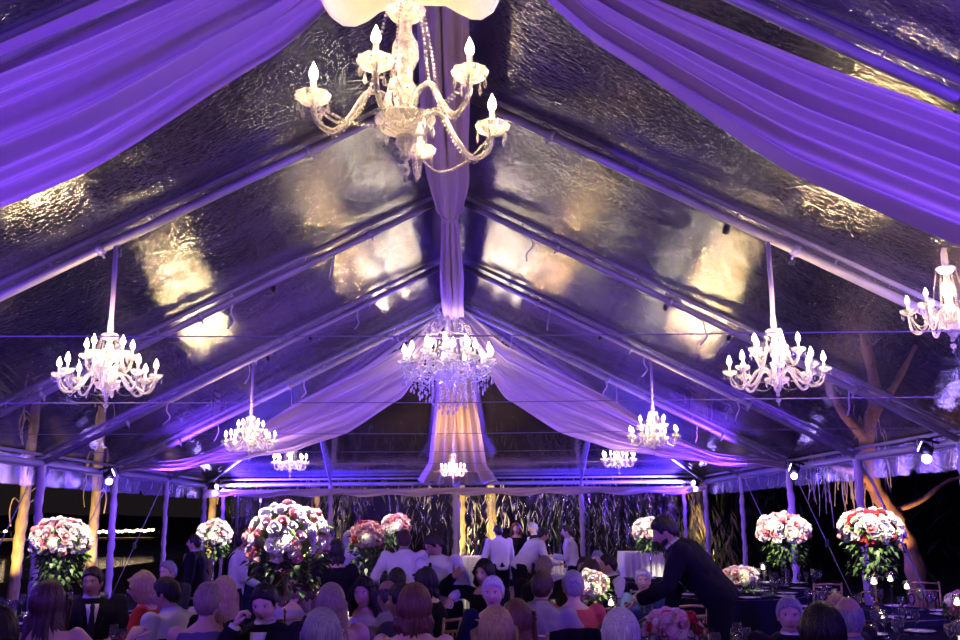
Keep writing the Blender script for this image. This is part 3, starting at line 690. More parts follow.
# ================================================================ PEOPLE
for nme, c in dict(fair=(.62, .40, .30), tan=(.48, .29, .20), brown=(.26, .13, .08), pale=(.70, .50, .42)).items(): mat('skin_'+nme, c, .5, var=.06, vscale=20)
mat('lips', (.45, .16, .14), .4); mat('eye_white', (.75, .72, .70), .3); mat('iris', (.03, .02, .015), .2)
HC = dict(black=(.006, .005, .006), dark=(.018, .012, .010), brown=(.06, .03, .018), auburn=(.12, .045, .022), blonde=(.42, .29, .15), ash=(.24, .18, .13), grey=(.32, .31, .33), white=(.62, .60, .62))
for nme, c in HC.items(): mat('hair_'+nme, c, .42, spec=.4, var=.4, vscale=26, bump=1, bscale=30, stretch=(6, 6, .6))
def fab(name, c, rough=.8, **k): return mat('fabric_'+name, c, rough, spec=.12, var=.08, vscale=9, bump=k.get('bump', .9), bscale=9)
for nme, c in dict(white=(.70, .68, .70), black=(.008, .008, .010), navy=(.012, .015, .04), suit=(.012, .012, .018), charcoal=(.03, .03, .035), red=(.45, .04, .03), coral=(.55, .10, .09), lavender=(.40, .30, .50), violet=(.13, .10, .22),
                   grey=(.30, .27, .28), blue=(.03, .04, .14), lightblue=(.40, .45, .72), taupe=(.22, .15, .13), olive=(.05, .06, .02), pink=(.50, .28, .30)).items(): fab(nme, c)
def temp_mesh(bm, voxel, sm=2):
    me = bpy.data.meshes.new('t'); bmesh.ops.recalc_face_normals(bm, faces=bm.faces); bm.to_mesh(me); bm.free()
    o = bpy.data.objects.new('t', me); COL.objects.link(o)
    m = o.modifiers.new('r', 'REMESH'); m.mode = 'VOXEL'; m.voxel_size = voxel; m.use_smooth_shade = True
    if sm:
        s = o.modifiers.new('s', 'SMOOTH'); s.iterations = sm; s.factor = .6
    dg = bpy.context.evaluated_depsgraph_get(); out = bpy.data.meshes.new_from_object(o.evaluated_get(dg))
    bpy.data.objects.remove(o); bpy.data.meshes.remove(me); return out
def eloft(bm, secs):
    """secs: (centre, x axis, y axis, rx, ry)"""
    n = 16; rings = []
    for c, x, y, rx, ry in secs: rings.append([bm.verts.new(c+x*rx*math.cos(6.2832*j/n)+y*ry*math.sin(6.2832*j/n)) for j in range(n)])
    for a, b in zip(rings, rings[1:]):
        for j in range(n): bm.faces.new((a[j], a[(j+1) % n], b[(j+1) % n], b[j]))
    bm.faces.new(rings[0][::-1]); bm.faces.new(rings[-1])
def gs(x, s): return math.exp(-(x/s)**2)
def head_pt(az, el, hair=0):
    """surface of the head, az 0 = front (+y), el -pi/2..pi/2"""
    dx, dy, dz = math.sin(az)*math.cos(el), math.cos(az)*math.cos(el), math.sin(el)
    x, y, z = .074*dx, .092*dy, .118*dz
    if z < 0: t = min(1, -z/.118); x *= 1-.30*t*t; y *= (1-.10*t) if dy > 0 else (1-.35*t*t)
    else: x *= 1+.05*dz
    if dy < 0: y *= 1.04
    if hair: return V(x, y, z)
    if dy > 0:
        y += .026*gs(x, .011)*gs(z+.022, .017) + .012*gs(x, .009)*gs(z+.002, .02)      # nose
        y -= .012*gs(abs(x)-.031, .015)*gs(z-.012, .012)                                 # eye sockets
        y += .005*gs(z-.034, .010)*gs(abs(x)-.02, .03)                                   # brow
        y += .006*gs(x, .022)*gs(z+.060, .010) - .003*gs(x, .02)*gs(z+.060, .003)        # mouth
        y += .009*gs(x, .022)*gs(z+.098, .016)                                           # chin
        y += .004*gs(abs(x)-.045, .018)*gs(z+.022, .022)
    return V(x, y, z)
def add_head(bm, M, glasses=False):
    nu, nv = 44, 34; g = []
    for j in range(nv+1):
        el = -math.pi/2+math.pi*j/nv
        g.append([bm.verts.new(M @ head_pt(2*math.pi*i/nu, el)) for i in range(nu)] if 0 < j < nv else [bm.verts.new(M @ head_pt(0, el))])
    for j in range(nv):
        for i in range(nu):
            i2 = (i+1) % nu
            if j == 0: f = bm.faces.new((g[0][0], g[1][i2], g[1][i]))
            elif j == nv-1: f = bm.faces.new((g[j][i], g[j][i2], g[nv][0]))
            else: f = bm.faces.new((g[j][i], g[j][i2], g[j+1][i2], g[j+1][i]))
            p = M.inverted() @ f.calc_center_median()
            if p.y > .07 and abs(p.x) < .022+.0 and abs(p.z+.060) < .0075: f.material_index = 1
    for s in (-1, 1):
        for (c, r, sc, mi) in (((s*.031, .0755, .012), .0125, (1.1, .6, .62), 2), ((s*.031, .083, .012), .0055, (1, .5, 1), 3), ((s*.076, -.004, -.008), .03, (.28, .62, 1.05), 0), ((s*.031, .083, .0215), .012, (1.25, .4, .22), 3)):
            ret = bmesh.ops.create_icosphere(bm, subdivisions=2, radius=1, matrix=M @ Matrix.Translation(c) @ Matrix.Diagonal((r*sc[0], r*sc[1], r*sc[2], 1)))
            for f in {f for v in ret['verts'] for f in v.link_faces}: f.material_index = mi
def add_hand(bm, wrist, d, n, curl=.5, side=1, k=1.0):
    """palm, four unequal bent fingers and a side thumb; d along the hand, n out of the back of the hand"""
    d = d.normalized(); n = (n-d*n.dot(d)).normalized(); s = d.cross(n)*side
    P = lambda a, b, c: wrist+(d*a+s*b+n*c)*k
    eloft(bm, [(P(-.02, 0, 0), s, n, .024*k, .019*k), (P(.015, 0, 0), s, n, .033*k, .017*k), (P(.055, .002, 0), s, n, .040*k, .015*k), (P(.088, .0, 0), s, n, .039*k, .012*k)])
    for b, L, r in ((-.029, .060, .0082), (-.010, .074, .0088), (.010, .078, .0090), (.029, .070, .0086)):
        p = P(.07, b, 0); pts = [p]; a = .10*curl; q = P(.086, b*1.05, 0); pts.append(q)
        for fr in (.42, .33, .25):
            a += curl*.75; q = q+(d*math.cos(a)-n*math.sin(a)+s*b*1.2)*L*fr*k; pts.append(q)
        tube(bm, pts, [r*k, r*k, r*.98*k, r*.88*k, r*.7*k], 7)
    q = P(.018, .026, -.006); pts = [q]
    for fr, aa in ((.032, .9), (.030, .6), (.024, .35)):
        q = q+(d*math.cos(aa)+s*math.sin(aa)-n*.35*curl)*fr*k; pts.append(q)
    tube(bm, pts, [.013*k, .0115*k, .0095*k, .007*k], 7)
def ik(S, H, a, b, pole):
    d = H-S; L = min(d.length, (a+b)*.995); d.normalize(); H = S+d*L
    x = (a*a-b*b+L*L)/(2*L); h = math.sqrt(max(0, a*a-x*x)); pole = pole-d*pole.dot(d); pole.normalize()
    return S+d*x+pole*h, H
def hairmesh(root, style, color, M, seed=0):
    """cap that follows the skull, then falls: style short/bald/bob/long/updo/wavy"""
    rr = random.Random(seed); nu = 72; g = []
    drop_ = dict(short=.0, crop=.0, bob=.105, long=.30, updo=.0, wavy=.36, bald=.0, fringe=.20)[style]
    th = dict(short=.013, crop=.009, bob=.024, long=.020, updo=.016, wavy=.028, bald=.004, fringe=.022)[style]
    nv = 14; nd = 12
    bm = bmesh.new()
    for i in range(nu):
        az = 2*math.pi*i/nu - math.pi; fa = abs(az)      # 0 front, pi back
        if style in ('short', 'crop', 'bald'):
            key = [(0, .62), (.55, .50), (.95, .35), (1.25, -.12), (1.5, .05), (1.9, -.25), (2.4, -.62), (3.15, -.75)]
        elif style == 'updo': key = [(0, .62), (.6, .5), (1.0, .25), (1.5, .0), (2.0, -.35), (3.15, -.65)]
        elif style == 'fringe': key = [(0, .22), (.5, .18), (.75, .0), (.95, -.45), (3.15, -.6)]
        else: key = [(0, .66), (.5, .52), (.85, .25), (1.15, -.25), (3.15, -.45)]
        el = key[-1][1]
        for (a0, e0), (a1, e1) in zip(key, key[1:]):
            if a0 <= fa <= a1: el = lerp(e0, e1, (fa-a0)/(a1-a0))
        if style == 'bald': el = min(el, .3)
        stripe = .0035*math.sin(i*2.6+seed)+.003*math.sin(i*5.1+seed*2)+.0025*rr.uniform(-1, 1)
        row = []; n0 = nv
        for j in range(n0+1):
            e = lerp(math.pi/2*.995, el, j/n0); p = head_pt(az, e, 1); nrm = V(p.x/.0055, p.y/.0085, p.z/.0139).normalized()
            edge = min(1, (n0-j)/2.5+.25) if drop_ == 0 else 1
            t = th*(.45 if fa < .8 and drop_ else lerp(.45, 1, min(1, max(0, (fa-.8)/.8))) if drop_ else 1)*edge*(1+.25*math.sin(e))+stripe*(j/n0)*(1 if drop_ else .7)+(.003*rr.uniform(-1, 1) if style in ('short', 'updo') else 0)
            row.append(p+nrm*t)
        if drop_:
            back = max(0, (fa-.8)/2.34); L = drop_*(.75+.35*back+.06*rr.uniform(-1, 1)); p0 = row[-1]
            rad = V(p0.x, p0.y, 0).normalized() if fa > .6 else V(p0.x, p0.y*.3, 0).normalized()
            if fa < 1.0: L = 0.001
            for k in range(1, nd+1):
                t = k/nd; out = (.020*math.sin(min(1, t*1.6)*math.pi*.5) - (.035 if style in ('bob', 'fringe') else -.045)*t*t) + .006*math.sin(i*.9+seed)*t
                wv = (.010 if style in ('wavy',) else .003)*math.sin(t*9+i*.55)
                bk = V(0, -.055*t, 0) if style in ('long', 'wavy') and drop_ > .25 else V(0, -.01*t, 0)
                row.append(p0+rad*(out+wv+stripe*1.6)+V(0, 0, -L*t)+bk)
        else: row += []
        g.append([bm.verts.new(M @ p) for p in row])
    m = len(g[0])
    for i in range(nu):
        a, b = g[i], g[(i+1) % nu]
        for j in range(m-1): bm.faces.new((a[j], b[j], b[j+1], a[j+1]))
    bm.faces.new([g[i][0] for i in range(nu)][::-1])
    if style == 'bald':
        bmesh.ops.delete(bm, geom=[f for f in bm.faces if (M.inverted() @ f.calc_center_median()).z > .055], context='FACES')
    if style == 'updo':
        for k in range(5):
            a = k*1.256; ball(bm, M @ V(.022*math.cos(a), -.105+.006*rr.uniform(-1, 1), .035+.022*math.sin(a)), .026, 2, (1, .8, 1))
    o = obj('hair', bm, 'hair_'+color, root)
    md = o.modifiers.new('solid', 'SOLIDIFY'); md.thickness = .007; md.offset = -1
    return o
CHAIRQ = []
PEOPLE = []
def person(px, ytop, Y, face, label, pose='sit', hair='short', hc='dark', skin='fair', top='suit', topc=None, bottom='black', lean=(8, 0), head=(0, 0), hl=None, hr=None, female=False, chair=True, extras=(), sleeve='long', sc=None, curl=.55, handn=None, skirt=False, z_off=0):
    th = R(face); hipz = .95 if pose == 'stand' else .52
    lf, ls = R(lean[0]), R(lean[1])
    Rt = Matrix.Rotation(ls, 3, 'Y') @ Matrix.Rotation(-lf, 3, 'X')
    ux, uy, uz = Rt @ V(1, 0, 0), Rt @ V(0, 1, 0), Rt @ V(0, 0, 1)
    hip = V(0, 0, hipz); S = lambda u, b=0, f=0: hip+uz*u+ux*b+uy*f
    neck = S(.515, 0, .0)
    hd_dir = (uz*.6+V(0, 0, 1)*.4).normalized()
    hc_ = neck+hd_dir*.106+uy*.022
    Mh = Matrix.Translation(hc_) @ (Matrix.Rotation(R(head[0]), 4, 'Z') @ Matrix.Rotation(-R(head[1])-lf*.35, 4, 'X') @ Matrix.Rotation(ls*.5, 4, 'Y')) @ Matrix.Scale(.94, 4)
    ztop = hc_.z+.128
    s = sc or max(.88, min(1.10, at(px, ytop, Y).z/ztop))
    hw = at(px, ytop+10, Y)
    off = Matrix.Rotation(th, 3, 'Z') @ (hc_*s)
    loc = V(hw.x-off.x, Y-off.y, 0)
    root = empty('person', loc, th, label, 'person', scale=s)
    PEOPLE.append((label, round(loc.x, 2), round(loc.y, 2), round(s, 2)))
    fm = .92 if female else 1.0; sh = (.188 if female else .205)*fm
    # arms
    arms = []
    for sd, tgt in ((-1, hl), (1, hr)):
        Sh = S(.445, sd*sh, 0)
        if tgt is None: tgt = V(sd*.14, .40, .72) if pose == 'sit' else V(sd*.26, .08, .82)
        else: tgt = V(*tgt)
        E_, H_ = ik(Sh, tgt, .285, .265, V(sd*.5, -.6, -.7) if pose == 'sit' else V(sd*.4, -.9, -.3)); arms.append((sd, Sh, E_, H_))
    legs = []
    for sd in (-1, 1):
        if pose == 'stand': hp, kn, an = V(sd*.09, 0, .93), V(sd*.105, .025, .50), V(sd*.11, -.02, .085)
        else: hp, kn, an = V(sd*.09, 0, .54), V(sd*.13, .43, .53), V(sd*.13, .44, .085)
        legs.append((sd, hp, kn, an))
    wd = 1 if female else 1.12
    T = [(-.09, .13, .10), (0, .163, .115), (.12, .138*(.88 if female else 1.1), .10*wd), (.24, .15*fm*wd, .108*wd), (.34, .170*fm*wd, .118*(1 if female else 1.06)+(.012 if female else 0)), (.42, .178*fm*wd, .100*wd), (.455, .150*fm*wd, .085*wd), (.485, .095, .07), (.51, .062, .060)]
    def torso(bm, g, lo=-.09, hi=.6, belly=0):
        eloft(bm, [(S(u), ux, uy, rx+g, ry+g+(belly if -.02 < u < .3 else 0)) for u, rx, ry in T if lo <= u <= hi])
    bm = bmesh.new(); torso(bm, 0)
    eloft(bm, [(S(.47), ux, uy, .058*fm, .058*fm), (lerp(S(.5), hc_, .35), ux, uy, .050*fm, .054*fm), (hc_-hd_dir*.03, ux, uy, .050*fm, .058*fm)])
    for sd, Sh, E_, H_ in arms:
        ball(bm, Sh, .055*fm, 2); tube(bm, [Sh, lerp(Sh, E_, .4), E_, lerp(E_, H_, .35), H_], [.052*fm, .047*fm, .036*fm, .038*fm, .024*fm], 12)
    for sd, hp, kn, an in legs: tube(bm, [hp, lerp(hp, kn, .4), kn, lerp(kn, an, .35), an, an-V(0, -.02, .04)], [.082, .075, .052, .052, .032, .035], 12)
    me = temp_mesh(bm, .014 if Y < 10 else .02, 3)
    bm = bmesh.new(); bm.from_mesh(me); bpy.data.meshes.remove(me)
    add_head(bm, Mh)
    for sd, Sh, E_, H_ in arms:
        nn = V(0, 0, 1) if handn is None else V(*handn)
        add_hand(bm, H_, H_-E_, nn+V(0, .01, 0), curl, sd)
    obj('body', bm, ['skin_'+skin, 'lips', 'eye_white', 'iris'], root)
    if hair: hairmesh(root, hair, hc, Mh, int(px))
    # clothes
    def garment(name, m, g, sleeves, lo=-.09, hi=.6, slg=.012, vo=.013, belly=0, cut=None, flare=0):
        bm = bmesh.new(); torso(bm, g, lo, hi, belly)
        for sd, Sh, E_, H_ in arms:
            if sleeves == 'none': tube(bm, [S(.40, sd*sh*.75), S(.455, sd*sh*.80)], .05, 10); continue
            ball(bm, Sh, .057*fm+slg, 2)
            if sleeves == 'long': tube(bm, [S(.42, sd*sh*.6), Sh, lerp(Sh, E_, .5), E_, lerp(E_, H_, .5), lerp(E_, H_, .95)], [.06, .056+slg, .050+slg, .044+slg, .040+slg, .030+slg], 12)
            if sleeves == 'short': tube(bm, [S(.42, sd*sh*.6), Sh, lerp(Sh, E_, .55)], [.06, .056+slg, .052+slg], 12)
        me = temp_mesh(bm, vo if Y < 10 else .018, 3); bm = bmesh.new(); bm.from_mesh(me); bpy.data.meshes.remove(me)
        for v in bm.verts:
            q = noise.noise(v.co*11+V(px, 0, 0)); v.co += v.normal*(.008*q+.004*noise.noise(v.co*27))
        return obj(name, bm, m, root)
    def vpanel(name, m, w0, w1, u0, u1, g):
        bm = bmesh.new(); prev = None
        for i in range(9):
            t = i/8; u = lerp(u0, u1, t); w = lerp(w0, w1, t); row = []
            ry = .126 if u < .45 else .100
            for j in range(5):
                b = lerp(-w, w, j/4); row.append(bm.verts.new(S(u, b, ry+g-b*b*2)))
            if prev:
                for j in range(4): bm.faces.new((prev[j], row[j], row[j+1], prev[j+1]))
            prev = row
        o = obj(name, bm, m, root); md = o.modifiers.new('solid', 'SOLIDIFY'); md.thickness = .008; md.offset = 0; return o
    def collar(m, r=.064):
        bm = bmesh.new(); n = 20; prev = None
        for i in range(n+1):
            a = 6.2832*i/n; row = [bm.verts.new(S(z, rr_*math.cos(a), rr_*math.sin(a)+(.01 if z > .5 else 0))) for z, rr_ in ((.485, r+.022), (.535, r), (.50, r+.016))]
            if prev:
                for j in range(2): bm.faces.new((prev[j], row[j], row[j+1], prev[j+1]))
            prev = row
        return obj('collar', bm, m, root)
    fb = lambda c: 'fabric_'+c
    def tie(m):
        bm = bmesh.new(); pts = [(.485, .012), (.46, .019), (.44, .014), (.30, .028), (.10, .036), (.03, .004)]; prev = None
        for u, w in pts:
            ry = .135 if u < .40 else lerp(.140, .118, (u-.40)/.085); row = [bm.verts.new(S(u, -w, ry+.036)), bm.verts.new(S(u, 0, ry+.044)), bm.verts.new(S(u, w, ry+.036))]
            if prev:
                for j in range(2): bm.faces.new((prev[j], row[j], row[j+1], prev[j+1]))
            prev = row
        o = obj('necktie', bm, m, root); md = o.modifiers.new('solid', 'SOLIDIFY'); md.thickness = .008
    if top == 'suit':
        c = topc or 'suit'; garment('jacket', fb(c), .028, 'long', slg=.022); vpanel('shirt_front', 'fabric_white', .003, .050, .20, .478, .033); collar('fabric_white', .056)
        for sd in (-1, 1):   # lapels
            bm = bmesh.new(); q = [S(.15, sd*.008, .150), S(.30, sd*.048, .156), S(.40, sd*.082, .140), S(.49, sd*.072, .085), S(.485, sd*.098, .060), S(.41, sd*.118, .118), S(.38, sd*.10, .140), S(.30, sd*.085, .152)]
            vs = [bm.verts.new(p) for p in q]; bm.faces.new(vs); o = obj('lapel', bm, fb(c), root); md = o.modifiers.new('solid', 'SOLIDIFY'); md.thickness = .009
            Em, Hm = arms[(sd+1)//2][2], arms[(sd+1)//2][3]
            bm = bmesh.new(); tube(bm, [lerp(Em, Hm, .93), lerp(Em, Hm, 1.02)], [.036, .034], 12); obj('cuff', bm, 'fabric_white', root)
    elif top == 'shirt':
        garment('shirt', fb(topc or 'white'), .016, sleeve, slg=.014); collar(fb(topc or 'white'), .056)
    elif top == 'vest':
        garment('shirt', 'fabric_white', .014, 'long', slg=.014); garment('vest', fb(topc or 'black'), .028, 'none'); collar('fabric_white')
    elif top == 'dress':
        garment('dress', fb(topc or 'black'), .010, sleeve, hi=.47)
    elif top == 'strapless':
        garment_ = bmesh.new(); torso(garment_, .012, -.09, .35); me = temp_mesh(garment_, .015, 2); bm = bmesh.new(); bm.from_mesh(me); obj('dress', bm, fb(topc or 'black'), root)
    if 'tie' in extras: tie('fabric_charcoal')
    if 'bluetie' in extras: tie('fabric_navy')
    if 'suspenders' in extras:
        for sd in (-1, 1):
            for f in (-1, 1):
                bm = bmesh.new(); pts = [S(u, sd*w, f*(ry+.018)) for u, w, ry in ((.02, .075, .122), (.2, .08, .118), (.33, .082, .128), (.42, .085, .108), (.475, .085, .06))]
                tube(bm, spline(pts, 4), .014, 6, ell=.3); obj('suspender', bm, 'fabric_black', root)
    if 'glasses' in extras:
        bm = bmesh.new()
        for sd in (-1, 1):
            eloft(bm, [(Mh @ V(sd*.032, .089, .010), Mh.to_3x3() @ V(1, 0, 0), Mh.to_3x3() @ V(0, 0, 1), .024, .017), (Mh @ V(sd*.032, .093, .010), Mh.to_3x3() @ V(1, 0, 0), Mh.to_3x3() @ V(0, 0, 1), .024, .017)])
            tube(bm, [Mh @ V(sd*.055, .088, .014), Mh @ V(sd*.078, .0, .012)], .003, 5)
        tube(bm, [Mh @ V(-.01, .097, .014), Mh @ V(.01, .097, .014)], .003, 5); obj('glasses', bm, 'black_metal', root)
    if 'beard' in extras:
        bm = bmesh.new()
        for k in range(9):
            a = lerp(-1.25, 1.25, k/8); p = head_pt(a, -.72+.12*abs(a)); ball(bm, Mh @ p, .024, 1, (1, .75, 1.05))
        obj('beard', bm, 'hair_'+hc, root)
    if 'headband' in extras:
        bm = bmesh.new(); tube(bm, [Mh @ (head_pt(a, .62, 1)*1.17) for a in [-1.9+3.8*i/16 for i in range(17)]], .006, 6); obj('headband', bm, 'brass', root)
    # lower half
    if skirt:
        bm = bmesh.new()
        if pose == 'stand': eloft(bm, [(V(0, 0, z), V(1, 0, 0), V(0, 1, 0), rx, ry) for z, rx, ry in ((1.02, .15, .12), (.92, .19, .145), (.6, .205, .17), (.45, .22, .19))])
        else: tube(bm, [V(0, -.02, .58), V(0, .1, .57), V(0, .44, .56), V(0, .50, .38)], [.16, .19, .17, .17], 16, ell=.62)
        obj('skirt', bm, fb(topc or 'black'), root)
    else:
        bm = bmesh.new()
        for sd, hp, kn, an in legs: tube(bm, [hp+V(0, 0, .04), lerp(hp, kn, .4), kn, lerp(kn, an, .5), lerp(kn, an, .98)], [.098, .092, .070, .064, .060], 12)
        eloft(bm, [(V(0, 0, hipz-.08), V(1, 0, 0), V(0, 1, 0), .15, .12), (V(0, 0, hipz+.02), V(1, 0, 0), V(0, 1, 0), .178, .132), (S(.09), ux, uy, .162, .122)])
        me = temp_mesh(bm, .02, 3); bm = bmesh.new(); bm.from_mesh(me); bpy.data.meshes.remove(me); obj('trousers', bm, fb(bottom), root)
    for sd, hp, kn, an in legs:
        bm = bmesh.new(); eloft(bm, [(an+V(0, y, z-.085), V(1, 0, 0), V(0, 0, 1), rx, rz) for y, z, rx, rz in ((-.07, .04, .025, .035), (-.03, .048, .037, .048), (.05, .042, .040, .040), (.13, .03, .045, .028), (.19, .022, .03, .018))])
        obj('shoe', bm, 'black_metal', root)
    if pose == 'sit' and chair: CHAIRQ.append((loc.x, loc.y, th, label))
    return root
P = person
# ---- left block
P(-2, 590, 4.7, -140, 'dark-haired person with a fringe at the lower left corner, face half cut off', hair='fringe', hc='black', female=True, top='dress', topc='black', sleeve='none', skirt=True, skin='fair', head=(0, 8))
P(49, 581, 6.6, 12, 'person seen from behind with long brown hair and one bare arm stretched right', hair='wavy', hc='brown', female=True, top='strapless', topc='black', skirt=True, hr=(.46, .16, .93), hl=(-.2, .36, .76), head=(-15, 0))
P(93, 566, 9.0, -155, 'seated man in dark suit and grey tie behind the long-haired guest', topc='suit', hc='dark', skin='tan', head=(-25, 0), extras=('tie',))
P(142, 571, 8.6, 95, 'blonde person in red with dark glasses, turned left', hair='bob', hc='blonde', female=True, top='dress', topc='red', skirt=True, extras=('glasses',), lean=(10, 0))
P(167, 567, 8.0, 62, 'dark-haired man in white shirt leaning left, black jacket on his chair', top='shirt', topc='white', hc='black', skin='tan', lean=(22, 0), head=(20, 0))
P(168, 560, 11.5, 150, 'grey-haired head showing above the leaning white-shirted man', hc='grey', topc='charcoal')
P(194, 533, 13.6, 88, 'standing man in dark suit near the two left corner posts', pose='stand', hc='dark', top='suit', topc='suit', skin='fair', lean=(2, 0), sc=.94)
P(208, 581, 6.8, 4, 'short-haired person from behind in sleeveless violet-grey top', hair='short', hc='ash', female=True, top='dress', topc='violet', sleeve='none', skirt=True, lean=(4, 0))
P(224, 576, 7.7, 25, 'person with long blonde hair just right of the short-haired guest', hair='long', hc='blonde', female=True, top='dress', topc='black', skirt=True, lean=(4, 0))
P(243, 534, 12.8, -68, 'standing waiter in white shirt and black braces beside the largest bouquet', pose='stand', hc='black', top='shirt', extras=('suspenders',), sc=.96, hr=(.12, .32, 1.02), hl=(-.12, .34, 1.0), skin='tan')
P(265, 582, 6.8, 172, 'dark-suited man facing the viewer below the largest bouquet', hc='black', skin='fair', head=(0, 16), extras=(), hr=(.12, .27, 1.02), curl=1.2, topc='suit')
P(294, 578, 9.6, 10, 'person in pale lavender partly hidden by the gold flower stand', hair='updo', hc='ash', female=True, top='dress', topc='lavender', skirt=True)
P(311, 583, 8.2, 92, 'brown-haired man in profile facing left right of the gold stand', hc='brown', skin='fair', topc='charcoal')
P(331, 583, 6.9, 20, 'person with long ash-blonde hair and pale pink top from behind', hair='long', hc='ash', female=True, top='dress', topc='pink', skirt=True, sleeve='short')
P(322, 608, 5.3, 8, 'person with long grey-blonde hair at the bottom edge, left of middle', hair='long', hc='grey', female=True, top='dress', topc='black', skirt=True)
P(336, 538, 10.0, 4, 'standing black-haired person in black with a thin gold band', pose='stand', hair='bob', hc='black', female=True, top='dress', topc='black', skirt=True, sc=.93, extras=('headband',), hl=(-.16, .28, 1.12), hr=(.16, .28, 1.12))
P(329, 527, 16.5, 170, 'standing man far behind the black-haired standing guest', pose='stand', hc='dark', skin='tan', topc='charcoal', sc=.96)
P(349, 525, 15.0, -20, 'standing white-haired person in white left of the rose ball', pose='stand', hair='bob', hc='white', female=True, top='dress', topc='white', skirt=True, sleeve='long', sc=.95)
P(364, 576, 8.2, 165, 'dark-haired person in pale dress facing the viewer with raised hand', hair='long', hc='black', female=True, top='dress', topc='lavender', skirt=True, sleeve='none', hr=(.16, .30, 1.02), curl=.9, skin='tan')
P(397, 567, 9.6, 0, 'round black-haired head below the broad white shirt', hair='short', hc='black', topc='charcoal')
P(388, 578, 7.7, 35, 'bald brown-skinned man leaning toward the raised hand', hair='bald', hc='dark', skin='brown', top='shirt', topc='grey', lean=(14, 0))
P(401, 582, 7.2, 60, 'dark-haired man between the bald guest and the bobbed hair', hc='black', skin='tan', topc='charcoal', head=(20, 0))
P(415, 584, 6.1, -8, 'person with smooth brown bob from behind in navy straps', hair='bob', hc='auburn', female=True, top='dress', topc='navy', sleeve='none', skirt=True)
P(425, 567, 9.3, 80, 'black-haired person in black facing left under the man with a dark tie', hair='bob', hc='black', female=True, top='dress', topc='black', skirt=True, skin='pale')
# ---- two men standing in the middle
P(404, 531, 11.4, 8, 'broad man in white shirt standing with his back to the viewer', pose='stand', hc='brown', top='shirt', lean=(10, 0), sc=.98, hl=(-.30, .22, 1.08), hr=(.22, .35, 1.05), skin='tan')
P(434, 537, 10.2, 152, 'standing man in white shirt and dark tie looking down, hand on hip', pose='stand', hc='dark', top='shirt', extras=('bluetie',), lean=(14, 6), sc=.97, head=(-35, 26), hl=(-.16, .22, 1.02), hr=(.30, .26, 1.12), skin='tan')
P(484, 559, 10.0, 150, 'dark-haired person in black raising a hand to the cheek', hair='bob', hc='black', female=True, top='dress', topc='black', skirt=True, hr=(.22, .24, 1.12), handn=(0, -1, .2), skin='fair', curl=.4)
P(493, 575, 7.9, 168, 'person with short white hair in navy facing the viewer', hair='short', hc='white', female=True, top='dress', topc='navy', skirt=True, skin='fair')
P(496, 606, 5.4, 2, 'person with long blonde hair at the bottom edge, centre', hair='long', hc='blonde', female=True, top='dress', topc='lavender', skirt=True)
P(517, 599, 6.0, -25, 'brown-haired person half hidden behind the centre blonde', hair='long', hc='auburn', female=True, top='dress', topc='taupe', skirt=True)
P(542, 570, 8.2, -18, 'man in pale taupe shirt from behind, leaning right', hair='short', hc='brown', top='shirt', topc='grey', lean=(16, 4), skin='tan', hr=(.25, .42, .8))
P(544, 555, 11.0, -30, 'grey curly head with black jacket behind the taupe-shirted man', hair='short', hc='ash', topc='black', skin='tan', lean=(14, 0))
P(498, 524, 18.5, 20, 'far standing man in white shirt seen from behind left of the group', pose='stand', hc='black', top='shirt', sc=.98, hl=(-.22, .3, 1.0))
P(516, 519, 20.5, 175, 'far standing dark-dressed person between two white shirts', pose='stand', hair='long', hc='auburn', female=True, top='dress', topc='black', skirt=True, sc=1.0, skin='tan')
P(533, 519, 20.0, 110, 'far grey-haired man in dark suit above the bending waiter', pose='stand', hc='grey', topc='suit', sc=1.0)
P(543, 533, 17.0, -75, 'far waiter in white shirt bending right over a table', pose='stand', hc='black', top='shirt', lean=(42, 0), sc=1.05, hl=(-.15, .62, .98), hr=(.15, .62, .98), skin='tan')
P(567, 525, 17.5, 80, 'far waiter in white shirt and black braces facing left, hands together', pose='stand', hc='dark', top='shirt', extras=('suspenders',), sc=.98, hl=(-.06, .36, 1.15), hr=(.06, .36, 1.15), skin='fair')
P(573, 570, 8.3, 2, 'grey-haired person in coral top with a black shawl on the chair', hair='updo', hc='grey', female=True, top='dress', topc='coral', sleeve='short', skirt=True)
P(584, 556, 12.2, 165, 'small face looking from behind the long brown hair', hc='brown', topc='charcoal', skin='tan')
P(591, 558, 11.4, 5, 'person with long brown hair behind the low white bouquet', hair='long', hc='brown', female=True, top='dress', topc='black', skirt=True)
P(608, 553, 12.0, 105, 'man in dark vest with white sleeves behind the low white bouquet', hc='dark', top='vest', topc='black', skin='fair', head=(-20, 0))
P(598, 550, 14.0, 160, 'pale face just left of the man in the vest', hc='grey', topc='grey', skin='pale')
P(643, 568, 10.4, 170, 'white-haired person in blue beneath the reaching man', hair='short', hc='white', female=True, top='dress', topc='blue', skirt=True)
P(665, 530, 9.0, 80, 'bearded man in dark suit bending over a table and reaching out', pose='stand', hc='black', topc='suit', lean=(40, 0), sc=1.14, extras=('beard',), hl=(-.12, .62, .92), hr=(.10, .40, .75), head=(0, 12), skin='tan', curl=.9)
P(620, 609, 5.2, 3, 'smooth pale-haired person at the bottom edge, right of middle', hair='bob', hc='white', female=True, top='dress', topc='lavender', skirt=True)
P(789, 595, 6.6, 165, 'grey-haired man in dark suit facing the viewer at lower right', hc='grey', topc='suit', skin='fair')
P(821, 603, 4.7, 0, 'large black-haired head in silhouette at lower right', hair='bob', hc='black', topc='black', top='suit')
P(848, 594, 5.7, -12, 'balding man in light blue shirt from behind at lower right', hair='bald', hc='grey', top='shirt', topc='lightblue', skin='tan')
P(837, 593, 7.4, 10, 'pale grey hair peeking out left of the balding man', hair='short', hc='blonde', topc='charcoal')

